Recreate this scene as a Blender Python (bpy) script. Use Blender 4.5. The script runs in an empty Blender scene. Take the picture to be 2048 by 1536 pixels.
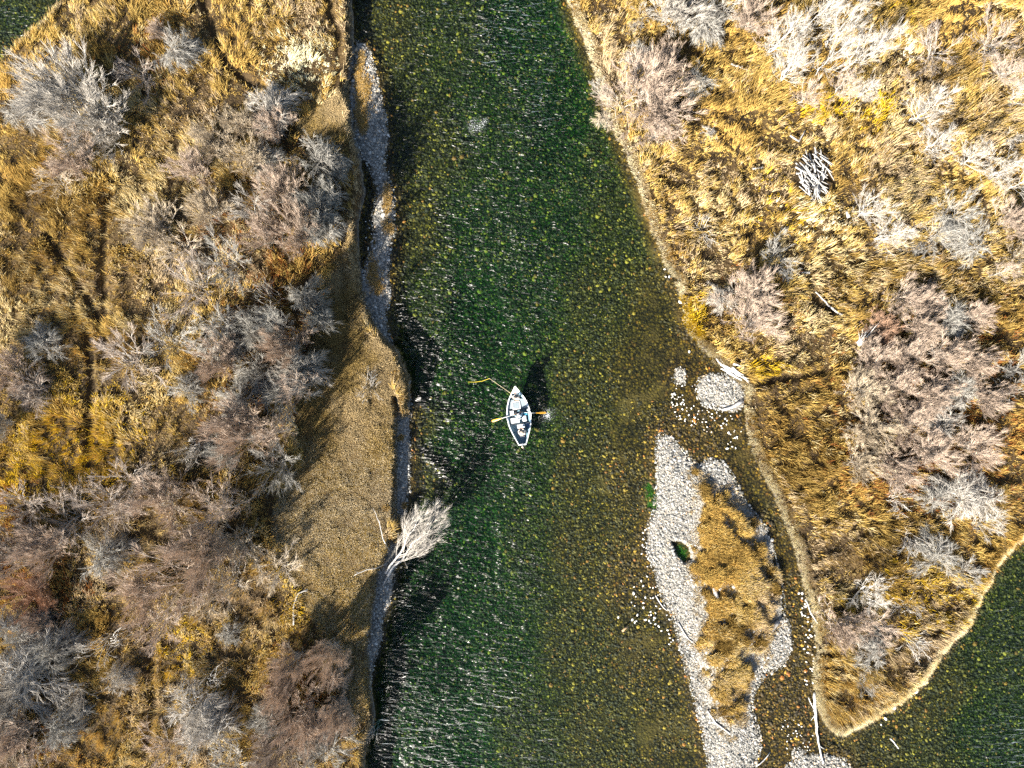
import bpy, bmesh, math, random
import numpy as np
from mathutils import Vector, Matrix
C = bpy.context.scene.collection
R = math.radians
rng = np.random.default_rng(7)
random.seed(7)

# ------------------------------------------------------------------ camera, sky, sun
CAM_H = 60.0
S = CAM_H*1.5/2048.0                       # metres per photo pixel at water level
cam_d = bpy.data.cameras.new('camera'); cam = bpy.data.objects.new('camera', cam_d); C.objects.link(cam)
cam.location = (0, 0, CAM_H); cam.rotation_euler = (0, 0, 0)
cam_d.lens = 24; cam_d.sensor_width = 36; cam_d.clip_end = 2000
sc = bpy.context.scene; sc.camera = cam
SUN_EL = R(31); SUN_AZ = R(219.7)
world = bpy.data.worlds.new('World'); sc.world = world; world.use_nodes = True
wn = world.node_tree; bg = wn.nodes['Background']
sky = wn.nodes.new('ShaderNodeTexSky'); sky.sky_type = 'NISHITA'; sky.sun_disc = False
sky.sun_elevation = SUN_EL; sky.sun_rotation = SUN_AZ
wn.links.new(sky.outputs[0], bg.inputs[0]); bg.inputs[1].default_value = 0.05
sun_d = bpy.data.lights.new('sun', 'SUN'); sun_d.energy = 5.0; sun_d.angle = R(0.5); sun_d.color = (1, .93, .83)
sun = bpy.data.objects.new('sun', sun_d); C.objects.link(sun)
sdir = Vector((math.sin(SUN_AZ)*math.cos(SUN_EL), math.cos(SUN_AZ)*math.cos(SUN_EL), math.sin(SUN_EL)))
sun.rotation_euler = sdir.to_track_quat('Z', 'Y').to_euler(); sun.location = (-40, -40, 60)
sc.view_settings.view_transform = 'Standard'; sc.view_settings.look = 'None'
sc.view_settings.exposure = 2.0; sc.view_settings.gamma = 1
sc.cycles.use_denoising = False
sc.cycles.max_bounces = 5; sc.cycles.diffuse_bounces = 1; sc.cycles.glossy_bounces = 2
sc.cycles.transparent_max_bounces = 8; sc.cycles.volume_bounces = 0
sc.cycles.sample_clamp_indirect = 4; sc.cycles.caustics_reflective = False; sc.cycles.caustics_refractive = False

def W(px, py, z=0.0):                       # ground position whose point at height z is seen at that photo pixel
    k = S*(CAM_H-z)/CAM_H
    return ((px-1024)*k, (768-py)*k)
def WP(pts, z=0.0): return np.array([W(a, b, z) for a, b in pts])

# ------------------------------------------------------------------ node helpers
def mat(name):
    m = bpy.data.materials.new(name); m.use_nodes = True
    nt = m.node_tree
    for n in list(nt.nodes): nt.nodes.remove(n)
    out = nt.nodes.new('ShaderNodeOutputMaterial')
    return m, nt, out
def node(nt, typ, **kw):
    n = nt.nodes.new(typ)
    for k, v in kw.items():
        if k == 'inp':
            for i, val in v.items():
                if hasattr(val, 'is_output') or isinstance(val, bpy.types.NodeSocket): nt.links.new(val, n.inputs[i])
                else: n.inputs[i].default_value = val
        else: setattr(n, k, v)
    return n
def ramp(nt, fac, stops):
    n = nt.nodes.new('ShaderNodeValToRGB'); nt.links.new(fac, n.inputs[0])
    e = n.color_ramp.elements
    while len(e) > 1: e.remove(e[-1])
    e[0].position, e[0].color = stops[0][0], (*stops[0][1], 1)
    for p, c in stops[1:]:
        q = e.new(p); q.color = (*c, 1)
    return n.outputs[0]
def mix(nt, fac, a, b, mode='MIX'):
    n = nt.nodes.new('ShaderNodeMix'); n.data_type = 'RGBA'; n.blend_type = mode
    for i, v in ((0, fac), (6, a), (7, b)):
        if isinstance(v, bpy.types.NodeSocket): nt.links.new(v, n.inputs[i])
        elif i == 0: n.inputs[0].default_value = v
        else: n.inputs[i].default_value = (*v, 1)
    return n.outputs[2]
def math_(nt, op, a, b=0.0, c=0.0):
    n = nt.nodes.new('ShaderNodeMath'); n.operation = op
    for i, v in enumerate((a, b, c)):
        if isinstance(v, bpy.types.NodeSocket): nt.links.new(v, n.inputs[i])
        else: n.inputs[i].default_value = v
    return n.outputs[0]
def simple(name, col, rough=.6, var=.15, scale=8.0, metal=0.0, bump=0.0):
    m, nt, out = mat(name)
    tc = node(nt, 'ShaderNodeTexCoord')
    nz = node(nt, 'ShaderNodeTexNoise', inp={0: tc.outputs['Object'], 'Scale': scale, 'Detail': 4.0})
    c = ramp(nt, nz.outputs[0], [(.3, tuple(x*(1-var) for x in col)), (.7, tuple(min(1, x*(1+var)) for x in col))])
    b = node(nt, 'ShaderNodeBsdfPrincipled', inp={'Base Color': c, 'Roughness': rough, 'Metallic': metal})
    if bump:
        bp = node(nt, 'ShaderNodeBump', inp={'Strength': .6, 'Distance': bump, 'Height': nz.outputs[0]})
        nt.links.new(bp.outputs[0], b.inputs['Normal'])
    nt.links.new(b.outputs[0], out.inputs[0])
    return m

# ------------------------------------------------------------------ mesh helpers
def np_mesh(name, V, faces, colors=None, smooth=False):
    """V (n,3); faces: list of (m,k) int arrays; colors (n,3)"""
    me = bpy.data.meshes.new(name)
    V = np.asarray(V, dtype=np.float32)
    me.vertices.add(len(V)); me.vertices.foreach_set('co', V.ravel())
    loops = np.concatenate([f.ravel() for f in faces]).astype(np.int32)
    tot = np.concatenate([np.full(len(f), f.shape[1], dtype=np.int32) for f in faces])
    start = np.concatenate([[0], np.cumsum(tot)[:-1]]).astype(np.int32)
    me.loops.add(len(loops)); me.loops.foreach_set('vertex_index', loops)
    me.polygons.add(len(tot)); me.polygons.foreach_set('loop_start', start); me.polygons.foreach_set('loop_total', tot)
    me.polygons.foreach_set('use_smooth', np.full(len(tot), smooth, dtype=bool))
    if colors is not None:
        a = me.color_attributes.new('Col', 'FLOAT_COLOR', 'POINT')
        rgba = np.ones((len(V), 4), dtype=np.float32); rgba[:, :3] = colors
        a.data.foreach_set('color', rgba.ravel())
    me.update(calc_edges=True); me.validate()
    return me
def link(name, me, m=None, parent=None):
    o = bpy.data.objects.new(name, me); C.objects.link(o)
    if m is not None and me is not None and not me.materials: me.materials.append(m)
    if parent is not None: o.parent = parent
    return o
def tag(o, label=None, cat=None, group=None, kind=None):
    if label: o['label'] = label
    if cat: o['category'] = cat
    if group: o['group'] = group
    if kind: o['kind'] = kind
    return o
def empty(name, loc=(0, 0, 0), rot=(0, 0, 0)):
    o = bpy.data.objects.new(name, None); C.objects.link(o); o.location = loc; o.rotation_euler = rot
    o.empty_display_size = .2
    return o

class MB:                                   # collects shapes for ONE mesh
    def __init__(s): s.v = []; s.f = []
    def add(s, v, f):
        b = len(s.v); s.v += [tuple(x) for x in v]; s.f += [tuple(i+b for i in q) for q in f]
    def box(s, c, d, rot=None, bev=0.0):
        bm = bmesh.new(); bmesh.ops.create_cube(bm, size=1)
        for v in bm.verts: v.co = Vector((v.co.x*d[0], v.co.y*d[1], v.co.z*d[2]))
        if bev: bmesh.ops.bevel(bm, geom=list(bm.edges), offset=bev, segments=2, affect='EDGES')
        M = rot if rot is not None else Matrix.Identity(3)
        bm.verts.index_update()
        s.add([M @ v.co + Vector(c) for v in bm.verts], [[v.index for v in f.verts] for f in bm.faces]); bm.free()
    def tube(s, pts, rad, n=6, cap=True):
        pts = [Vector(p) for p in pts]
        if not hasattr(rad, '__len__'): rad = [rad]*len(pts)
        V = []; F = []; up = None
        for i, p in enumerate(pts):
            t = (pts[min(i+1, len(pts)-1)]-pts[max(i-1, 0)]).normalized()
            if up is None: up = t.orthogonal().normalized()
            up = (up - t*up.dot(t)).normalized(); b = t.cross(up)
            for k in range(n):
                a = 2*math.pi*k/n; V.append(p + (up*math.cos(a)+b*math.sin(a))*rad[i])
        for i in range(len(pts)-1):
            for k in range(n):
                F.append((i*n+k, i*n+(k+1) % n, (i+1)*n+(k+1) % n, (i+1)*n+k))
        if cap: F.append(tuple(range(n))[::-1]); F.append(tuple((len(pts)-1)*n+k for k in range(n)))
        s.add(V, F)
    def ball(s, c, r, sub=2, sq=(1, 1, 1)):
        bm = bmesh.new(); bmesh.ops.create_icosphere(bm, subdivisions=sub, radius=1); bm.verts.index_update()
        s.add([Vector((v.co.x*r*sq[0], v.co.y*r*sq[1], v.co.z*r*sq[2]))+Vector(c) for v in bm.verts], [[v.index for v in f.verts] for f in bm.faces]); bm.free()
    def mesh(s, name, smooth=False):
        me = bpy.data.meshes.new(name); me.from_pydata([tuple(v) for v in s.v], [], s.f); me.update()
        if smooth: me.polygons.foreach_set('use_smooth', [True]*len(me.polygons))
        return me
    def build(s, name, m, parent=None, smooth=False): return link(name, s.mesh(name, smooth), m, parent)

# ------------------------------------------------------------------ fields
def sdist(P, poly):
    """signed distance, positive inside"""
    P = np.asarray(P, dtype=np.float64); d2 = np.full(len(P), 1e18); inside = np.zeros(len(P), bool)
    n = len(poly)
    for i in range(n):
        a = poly[i]; b = poly[(i+1) % n]; e = b-a
        w = P-a; t = np.clip((w@e)/max(e@e, 1e-12), 0, 1)
        q = w-t[:, None]*e; d2 = np.minimum(d2, (q*q).sum(1))
        c = (a[1] > P[:, 1]) != (b[1] > P[:, 1])
        with np.errstate(divide='ignore', invalid='ignore'):
            xi = (b[0]-a[0])*(P[:, 1]-a[1])/(b[1]-a[1])+a[0]
        inside ^= c & (P[:, 0] < xi)
    return np.sqrt(d2)*np.where(inside, 1, -1)
def ldist(P, line):
    d2 = np.full(len(P), 1e18)
    for a, b in zip(line[:-1], line[1:]):
        e = b-a; w = P-a; t = np.clip((w@e)/max(e@e, 1e-12), 0, 1)
        q = w-t[:, None]*e; d2 = np.minimum(d2, (q*q).sum(1))
    return np.sqrt(d2)
def sstep(x, a, b):
    t = np.clip((x-a)/(b-a), 0, 1); return t*t*(3-2*t)
def make_noise(seed):
    r = np.random.default_rng(seed); G = r.random((256, 256))
    def f(P, scale):
        x = P[:, 0]/scale+1000; y = P[:, 1]/scale+1000
        xi = np.floor(x).astype(int); yi = np.floor(y).astype(int); fx = x-xi; fy = y-yi
        fx = fx*fx*(3-2*fx); fy = fy*fy*(3-2*fy); a = xi % 256; b = yi % 256; a1 = (a+1) % 256; b1 = (b+1) % 256
        return (G[a, b]*(1-fx)+G[a1, b]*fx)*(1-fy)+(G[a, b1]*(1-fx)+G[a1, b1]*fx)*fy
    return f
N1, N2, N3, N4 = (make_noise(k) for k in (1, 2, 3, 4))
def fbm(f, P, s, o=3):
    t = 0; a = 1; w = 0
    for k in range(o): t = t+f(P+k*17.3, s/2**k)*a; w += a; a *= .5
    return t/w

LAND_L = WP([(690,-300),(700,0),(704,60),(702,110),(696,150),(692,190),(702,250),(710,290),(722,340),(724,385),(716,430),(713,480),(716,520),(720,556),
 (728,600),(748,645),(762,666),(786,694),(797,709),(807,734),(818,765),(820,800),(812,826),(800,836),(792,800),(791,880),(792,960),(790,1030),
 (802,1040),(798,1075),(785,1085),(772,1110),(752,1152),(742,1220),(733,1300),(738,1380),(744,1440),(734,1465),(728,1536),(725,1700),(600,7000),(-6000,7000),
 (-6000,900),(-600,500),(-80,205),(0,130),(32,100),(62,72),(92,48),(115,22),(130,0),(250,-200),(400,-6000),(700,-6000)], .6)
LAND_R = WP([(1125,-300),(1141,0),(1158,45),(1177,85),(1190,130),(1201,160),(1214,205),(1234,258),(1250,290),(1266,330),(1284,375),(1298,425),
 (1313,470),(1334,520),(1358,562),(1368,600),(1373,640),(1385,665),(1402,688),(1424,712),(1446,732),(1482,762),(1497,780),(1498,820),(1501,870),
 (1515,910),(1534,950),(1552,985),(1575,1040),(1594,1090),(1608,1140),(1618,1180),(1630,1230),(1640,1280),(1637,1330),(1634,1370),(1640,1410),
 (1655,1445),(1672,1466),(1690,1468),(1722,1452),(1762,1432),(1802,1410),(1840,1380),(1862,1350),(1882,1312),(1912,1280),(1942,1250),(1960,1215),
 (1967,1180),(1986,1150),(2012,1110),(2048,1076),(2150,960),(2500,700),(7000,300),(7000,-6000),(1000,-6000)], .45)
BARS = [WP(p, .1) for p in (
 [(712,80),(730,92),(745,130),(755,180),(768,235),(772,290),(766,330),(775,360),(786,400),(788,450),(778,490),(777,540),(775,600),(774,650),(787,700),
  (812,745),(819,800),(818,900),(816,970),(814,1010),(800,1060),(800,1090),(788,1140),(782,1190),(768,1230),(757,1290),(747,1345),(735,1400),(720,1340),(740,1160),(780,1000),(780,800),(760,700),
  (728,640),(716,560),(740,520),(752,470),(745,430),(756,380),(742,330),(714,300),(700,200)],
 [(1320,868),(1345,880),(1368,905),(1392,930),(1402,934),(1420,920),(1445,926),(1465,955),(1480,985),(1496,1015),(1512,1035),(1532,1060),(1542,1090),
  (1551,1130),(1561,1170),(1566,1210),(1564,1235),(1580,1255),(1584,1290),(1565,1330),(1530,1350),(1512,1372),(1502,1400),(1502,1425),(1512,1450),
  (1520,1490),(1512,1520),(1500,1600),(1430,1600),(1416,1500),(1405,1450),(1395,1410),(1384,1370),(1368,1310),(1352,1240),(1330,1200),(1316,1150),
  (1298,1100),(1294,1065),(1312,1020),(1318,960),(1316,900)],
 [(1400,760),(1425,750),(1455,752),(1478,765),(1488,785),(1486,808),(1470,820),(1440,818),(1412,808),(1396,790)],
 [(1350,745),(1360,738),(1372,745),(1370,760),(1358,768),(1349,760)],
 [(1572,1560),(1580,1530),(1605,1514),(1650,1512),(1690,1522),(1710,1560)],
 [(1598,1500),(1612,1506),(1600,1516),(1585,1512)],
)]
POND = WP([(1338,1080),(1360,1080),(1378,1092),(1384,1118),(1372,1128),(1362,1122),(1350,1106)], 0)
SHORT = WP([(655,560),(705,470),(712,520),(722,600),(750,660),(800,715),(815,760),(792,800),(790,1030),(770,1100),(750,1160),(735,1260),(736,1440),(700,1430),
 (640,1250),(560,1130),(545,1040),(600,900),(600,760),(640,650)], .8)
SHORT2 = WP([(610,235),(650,200),(690,180),(696,250),(700,290),(650,290),(600,270)], .8)
ISLE = WP([(1388,945),(1420,972),(1450,985),(1482,1005),(1516,1048),(1540,1092),(1556,1150),(1568,1205),(1564,1238),(1540,1275),(1520,1330),(1498,1380),(1490,1430),
 (1472,1475),(1450,1470),(1428,1440),(1412,1390),(1402,1330),(1392,1270),(1392,1210),(1384,1160),(1382,1100),(1390,1050),(1385,1000)], .3)
TRAILS = [WP(p, .7) for p in ([(95,470),(150,545),(205,640),(215,690),(210,720)], [(226,390),(212,480),(214,600),(212,650)], [(408,-20),(420,40),(438,90),(444,118),(452,125)],
 [(452,130),(490,160),(535,185)], [(655,0),(676,60),(686,130),(672,180)], [(300,1240),(305,1300),(312,1400),(300,1500)], [(1500,772),(1560,757),(1640,745)], [(1640,455),(1600,540),(1640,610),(1672,630)],
 [(690,470),(692,560),(690,640)], [(180,660),(190,760),(185,900)])]
DEPTH = np.array([(760,50,.5),(900,50,.75),(1050,50,1.4),(1120,80,1.2),(850,300,.6),(1000,250,1.0),(1130,250,1.5),(1200,280,.9),(820,450,.5),(950,450,1.1),(1100,450,1.1),
 (1250,430,.7),(850,600,.8),(950,620,1.6),(1050,600,1.1),(1200,600,.6),(1330,620,.3),(880,750,1.2),(960,780,1.6),(1050,800,1.1),(1150,780,.5),(1300,760,.25),(1380,700,.15),
 (845,850,.5),(845,950,.5),(900,900,1.4),(960,900,1.6),(1050,950,1.0),(1150,950,.45),(1260,950,.22),(850,1100,1.4),(950,1100,1.6),(1050,1100,.8),(1150,1100,.42),(1280,1150,.13),(800,1300,1.4),
 (900,1300,1.6),(1000,1300,1.1),(1150,1300,.5),(1300,1300,.25),(800,1480,1.2),(900,1500,1.4),(1050,1480,.7),(1200,1480,.45),(1360,1480,.28),(1430,850,.05),(1390,830,.04),(1500,930,.15),
 (1540,1000,.25),(1590,1150,.13),(1600,1300,.08),(1590,1400,.05),(1600,1470,.05),(1700,1500,.25),(1780,1480,.35),(1850,1500,.5),(1900,1400,.45),(2000,1300,.7),(1960,1450,.85),(2048,1500,.9),
 (1820,1420,.35),(30,40,.7),(0,100,.5),(75,10,.5),(735,400,.5),(735,520,.25),(1430,720,.12)], dtype=float)
DEPTH[:, :2] = WP(DEPTH[:, :2])
def near_land(P):
    dl = sdist(P, LAND_L); dr = sdist(P, LAND_R)
    db = np.max([sdist(P, b) for b in BARS], axis=0)
    return dl, dr, db
def height(P, full=False):
    wob = np.stack([fbm(N1, P, 1.6)-.5, fbm(N2, P, 1.6)-.5], 1)*.7
    Q = P+wob
    dl, dr, db = near_land(Q)
    w = np.zeros(len(P)); acc = np.zeros(len(P))
    for x, y, d in DEPTH:
        k = 1/((P[:, 0]-x)**2+(P[:, 1]-y)**2+.5)**2; w += k; acc += k*d
    dep = acc/w
    dpond = sdist(P, POND)
    shore = np.maximum(np.maximum(dl, dr), db)
    z = -dep*sstep(-shore, 0, np.where(dl > db, .6, 1.6))*.97-.02
    zb = .03+.22*sstep(db, 0, 2.2)+.03*(N1(P, .6)-.5)
    z = np.where(db > 0, np.maximum(zb, z), z)
    z = np.where(dpond > 0, -.12*sstep(dpond, -.1, .3), z)
    und = .35*(fbm(N3, P, 7)-.5)+.12*(fbm(N4, P, 1.5)-.5)
    tr = np.min([ldist(P, t) for t in TRAILS], axis=0)
    groove = -.35*(1-sstep(tr, .15, .6))
    zl = 1.2*sstep(dl, -.05, .35)+(und+groove)*sstep(dl, .2, 1.5)
    zr = .5*sstep(dr, -.05, .7)+.25*sstep(dr, 1, 6)+(und*.8+groove)*sstep(dr, .3, 2)
    z = np.where(dl > -.05, np.maximum(zl, z), z); z = np.where(dr > -.05, np.maximum(zr, z), z)
    zi = .25*sstep(sdist(Q, ISLE), -.4, 2.4)
    z = z+np.where(db > 0, zi, 0)
    if full: return z, dl, dr, db, tr, dep
    return z

# ------------------------------------------------------------------ ground: one sheet, dense in view and running far beyond it
def axis(half, step, far):
    a = list(np.arange(-half, half+1e-6, step)); d = step; x = half; ext = []
    while x < far: d *= 1.35; x += d; ext.append(x)
    return np.array([-e for e in ext[::-1]]+a+ext)
gx = axis(49, .15, 900); gy = axis(38, .15, 900)
X, Y = np.meshgrid(gx, gy); P = np.stack([X.ravel(), Y.ravel()], 1)
Z, dl, dr, db, tr, dep = height(P, True)
GX, GY, GZ = gx, gy, Z.reshape(X.shape)
def ground(P):                              # bilinear lookup of the finished sheet
    ix = np.clip(np.searchsorted(GX, P[:, 0])-1, 0, len(GX)-2); iy = np.clip(np.searchsorted(GY, P[:, 1])-1, 0, len(GY)-2)
    fx = (P[:, 0]-GX[ix])/(GX[ix+1]-GX[ix]); fy = (P[:, 1]-GY[iy])/(GY[iy+1]-GY[iy])
    return (GZ[iy, ix]*(1-fx)+GZ[iy, ix+1]*fx)*(1-fy)+(GZ[iy+1, ix]*(1-fx)+GZ[iy+1, ix+1]*fx)*fy
def gz(x, y): return float(ground(np.array([[x, y]]))[0])
land = np.clip(np.maximum(dl, dr)/.3+.5, 0, 1)
WEED = [W(1302, 992), W(1300, 975), W(1304, 1010), W(1362, 1106), W(1360, 1112)]
weed = np.max([np.exp(-(((P[:, 0]-x)/.35)**2+((P[:, 1]-y)/.45)**2)) for x, y in WEED], axis=0)*(Z < .02)
cols = np.stack([land, sstep(-Z, 0, 1.6), np.clip(weed*1.6*N3(P, .25), 0, 1)], 1)
ny, nx = X.shape; idx = np.arange(nx*ny).reshape(ny, nx)
F = np.stack([idx[:-1, :-1].ravel(), idx[:-1, 1:].ravel(), idx[1:, 1:].ravel(), idx[1:, :-1].ravel()], 1)
gme = np_mesh('ground', np.column_stack([P, Z]), [F], cols, True)

m_ground, nt, out = mat('river bed, gravel and soil')
at = node(nt, 'ShaderNodeAttribute', attribute_name='Col'); sep = node(nt, 'ShaderNodeSeparateColor', inp={0: at.outputs['Color']})
tc = node(nt, 'ShaderNodeTexCoord'); geo = node(nt, 'ShaderNodeNewGeometry'); pz = node(nt, 'ShaderNodeSeparateXYZ', inp={0: geo.outputs['Position']})
dist = node(nt, 'ShaderNodeTexNoise', inp={0: tc.outputs['Object'], 'Scale': 5.0, 'Detail': 2.0})
wp = node(nt, 'ShaderNodeVectorMath', operation='MULTIPLY_ADD', inp={0: dist.outputs['Color'], 1: (.08, .08, 0), 2: tc.outputs['Object']})
v1 = node(nt, 'ShaderNodeTexVoronoi', inp={0: wp.outputs[0], 'Scale': 4.4})
v2 = node(nt, 'ShaderNodeTexVoronoi', inp={0: wp.outputs[0], 'Scale': 8.5})
n1 = node(nt, 'ShaderNodeTexNoise', inp={0: tc.outputs['Object'], 'Scale': .45, 'Detail': 5.0})
h1 = node(nt, 'ShaderNodeSeparateColor', inp={0: v1.outputs['Color']}); h2 = node(nt, 'ShaderNodeSeparateColor', inp={0: v2.outputs['Color']})
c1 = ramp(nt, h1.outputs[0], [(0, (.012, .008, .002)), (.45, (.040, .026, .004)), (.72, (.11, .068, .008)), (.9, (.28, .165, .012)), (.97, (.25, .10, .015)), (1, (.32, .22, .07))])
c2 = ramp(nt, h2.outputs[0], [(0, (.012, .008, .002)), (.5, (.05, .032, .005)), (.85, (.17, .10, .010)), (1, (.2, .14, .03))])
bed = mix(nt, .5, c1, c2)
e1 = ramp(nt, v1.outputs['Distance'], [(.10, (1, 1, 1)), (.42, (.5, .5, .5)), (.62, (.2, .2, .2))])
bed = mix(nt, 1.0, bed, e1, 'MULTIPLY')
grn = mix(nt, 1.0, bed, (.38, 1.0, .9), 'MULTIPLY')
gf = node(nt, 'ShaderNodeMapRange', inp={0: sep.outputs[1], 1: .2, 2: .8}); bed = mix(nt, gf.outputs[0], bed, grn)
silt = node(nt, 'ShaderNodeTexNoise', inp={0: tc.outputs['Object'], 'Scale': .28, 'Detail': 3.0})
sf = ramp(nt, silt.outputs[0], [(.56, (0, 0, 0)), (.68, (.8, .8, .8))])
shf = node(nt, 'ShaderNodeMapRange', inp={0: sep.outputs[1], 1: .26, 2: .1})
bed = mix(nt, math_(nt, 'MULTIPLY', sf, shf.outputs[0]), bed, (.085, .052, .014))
v3 = node(nt, 'ShaderNodeTexVoronoi', inp={0: wp.outputs[0], 'Scale': 11.0}); h3 = node(nt, 'ShaderNodeSeparateColor', inp={0: v3.outputs['Color']})
grv = ramp(nt, h3.outputs[1], [(0, (.10, .09, .08)), (.5, (.22, .21, .18)), (1, (.40, .38, .34))])
wet = node(nt, 'ShaderNodeMapRange', inp={0: pz.outputs[2], 1: -.01, 2: .035})
col = mix(nt, wet.outputs[0], bed, grv)
soil = ramp(nt, n1.outputs[0], [(.3, (.03, .02, .01)), (.6, (.07, .045, .018)), (.75, (.12, .08, .03))])
col = mix(nt, sep.outputs[0], col, soil); col = mix(nt, sep.outputs[2], col, (.035, .10, .015))
hh = math_(nt, 'ADD', math_(nt, 'MULTIPLY', math_(nt, 'SUBTRACT', 1.0, v1.outputs['Distance']), .08), math_(nt, 'MULTIPLY', math_(nt, 'SUBTRACT', 1.0, v2.outputs['Distance']), .05))
bp = node(nt, 'ShaderNodeBump', inp={'Strength': 1.0, 'Distance': 1.0, 'Height': hh})
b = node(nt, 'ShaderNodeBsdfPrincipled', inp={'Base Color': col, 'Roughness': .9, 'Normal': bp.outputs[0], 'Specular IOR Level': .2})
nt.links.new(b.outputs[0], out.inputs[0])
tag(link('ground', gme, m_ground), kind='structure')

# ------------------------------------------------------------------ water: tinted by its own depth
m_water, nt, out = mat('river water')
tc = node(nt, 'ShaderNodeTexCoord')
mp = node(nt, 'ShaderNodeMapping', inp={0: tc.outputs['Object'], 'Rotation': (0, 0, R(38)), 'Scale': (.8, 2.4, 1.0)})
w1 = node(nt, 'ShaderNodeTexNoise', inp={0: mp.outputs[0], 'Scale': .9, 'Detail': 1.0, 'Roughness': .5, 'Distortion': .5})
w2 = node(nt, 'ShaderNodeTexNoise', inp={0: mp.outputs[0], 'Scale': 1.9, 'Detail': 1.0, 'Roughness': .5, 'Distortion': .8})
big = node(nt, 'ShaderNodeTexNoise', inp={0: tc.outputs['Object'], 'Scale': .12, 'Detail': 2.0})
amp = node(nt, 'ShaderNodeMapRange', inp={0: big.outputs[0], 1: .35, 2: .65, 3: .6, 4: 1.25})
wat = node(nt, 'ShaderNodeAttribute', attribute_name='Col'); wsep = node(nt, 'ShaderNodeSeparateColor', inp={0: wat.outputs['Color']})
hh = math_(nt, 'ADD', math_(nt, 'MULTIPLY', w1.outputs[0], .52), math_(nt, 'MULTIPLY', w2.outputs[0], .20))
hh = math_(nt, 'MULTIPLY', math_(nt, 'MULTIPLY', hh, amp.outputs[0]), wsep.outputs[0])
bp = node(nt, 'ShaderNodeBump', inp={'Strength': 1.0, 'Distance': 1.0, 'Height': hh})
geo = node(nt, 'ShaderNodeNewGeometry')
dt = node(nt, 'ShaderNodeVectorMath', operation='DOT_PRODUCT', inp={0: bp.outputs[0], 1: geo.outputs['Incoming']})
fr = math_(nt, 'ADD', .011, math_(nt, 'MULTIPLY', math_(nt, 'POWER', math_(nt, 'SUBTRACT', 1.0, math_(nt, 'MINIMUM', math_(nt, 'ABSOLUTE', dt.outputs['Value']), 1.0)), 5.0), .98))
gl = node(nt, 'ShaderNodeBsdfGlossy', inp={'Roughness': .27, 'Normal': bp.outputs[0], 'Color': (1, 1, 1, 1)})
tr_ = node(nt, 'ShaderNodeBsdfTransparent', inp={0: (.96, .98, .96, 1)})
ms = node(nt, 'ShaderNodeMixShader', inp={0: fr, 1: tr_.outputs[0], 2: gl.outputs[0]})
nf = node(nt, 'ShaderNodeTexNoise', inp={0: tc.outputs['Object'], 'Scale': 9.0, 'Detail': 4.0, 'Roughness': .7})
ff = math_(nt, 'MULTIPLY', wsep.outputs[1], ramp(nt, nf.outputs[0], [(.52, (0, 0, 0)), (.60, (1, 1, 1))]))
foam = node(nt, 'ShaderNodeBsdfDiffuse', inp={0: (.75, .78, .78, 1)})
ms2 = node(nt, 'ShaderNodeMixShader', inp={0: ff, 1: ms.outputs[0], 2: foam.outputs[0]})
nt.links.new(ms2.outputs[0], out.inputs[0])
va = node(nt, 'ShaderNodeVolumeAbsorption', inp={0: (.28, .70, .56, 1), 1: .66}); nt.links.new(va.outputs[0], out.inputs[1])
wx = axis(48, .5, 900); wy = axis(37, .5, 900); XX, YY = np.meshgrid(wx, wy); PW = np.stack([XX.ravel(), YY.ravel()], 1)
dW = -ground(PW)
rough = .10+.9*sstep(dW, .15, 1.15)
boatshadow = 0
FOAM = [(W(945, 250), .3), (W(957, 254), .28), (W(966, 246), .22), (W(1096, 829), .30)]
fo = np.max([np.exp(-((PW[:, 0]-p[0])**2+(PW[:, 1]-p[1])**2)/r**2) for p, r in FOAM], axis=0)
ny, nx = XX.shape; idx = np.arange(nx*ny).reshape(ny, nx)
F = np.stack([idx[:-1, :-1].ravel(), idx[:-1, 1:].ravel(), idx[1:, 1:].ravel(), idx[1:, :-1].ravel()], 1)
tag(link('water', np_mesh('water', np.column_stack([PW, np.zeros(len(PW))]), [F], np.stack([rough, fo, fo*0], 1)), m_water), kind='structure')

# ------------------------------------------------------------------ stones
def stone_base(seed, sub=1):
    r = random.Random(seed); bm = bmesh.new(); bmesh.ops.create_icosphere(bm, subdivisions=sub, radius=1)
    ax = [1, r.uniform(.6, .9), r.uniform(.45, .65)]
    for v in bm.verts:
        k = r.uniform(.86, 1.12); v.co = Vector((v.co.x*ax[0]*k, v.co.y*ax[1]*k, v.co.z*ax[2]*k))
    bm.verts.index_update()
    V = np.array([v.co[:] for v in bm.verts]); F = np.array([[v.index for v in f.verts] for f in bm.faces]); bm.free()
    return V, F
def scatter(bases, P, size, colors, sink=.3, name='stones'):
    Vs = []; Fs = []; Cs = []; off = 0; k = rng.integers(0, len(bases), len(P)); Zg = ground(P)
    for b, (V, F) in enumerate(bases):
        s = np.where(k == b)[0]
        if not len(s): continue
        a = rng.random(len(s))*6.283; ca, sa = np.cos(a)[:, None], np.sin(a)[:, None]
        x = (V[None, :, 0]*ca-V[None, :, 1]*sa)*size[s, None]+P[s, 0, None]
        y = (V[None, :, 0]*sa+V[None, :, 1]*ca)*size[s, None]+P[s, 1, None]
        z = V[None, :, 2]*size[s, None]+Zg[s, None]+size[s, None]*(.5-sink)*.6
        n = len(V); Vs.append(np.stack([x, y, z], 2).reshape(-1, 3))
        Fs.append((F[None]+(np.arange(len(s))*n)[:, None, None]+off).reshape(-1, 3)); off += n*len(s)
        Cs.append(np.repeat(colors[s], n, axis=0))
    return np_mesh(name, np.concatenate(Vs), [np.concatenate(Fs)], np.concatenate(Cs))
m_stone, nt, out = mat('stone')
at = node(nt, 'ShaderNodeAttribute', attribute_name='Col'); tc = node(nt, 'ShaderNodeTexCoord')
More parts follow.
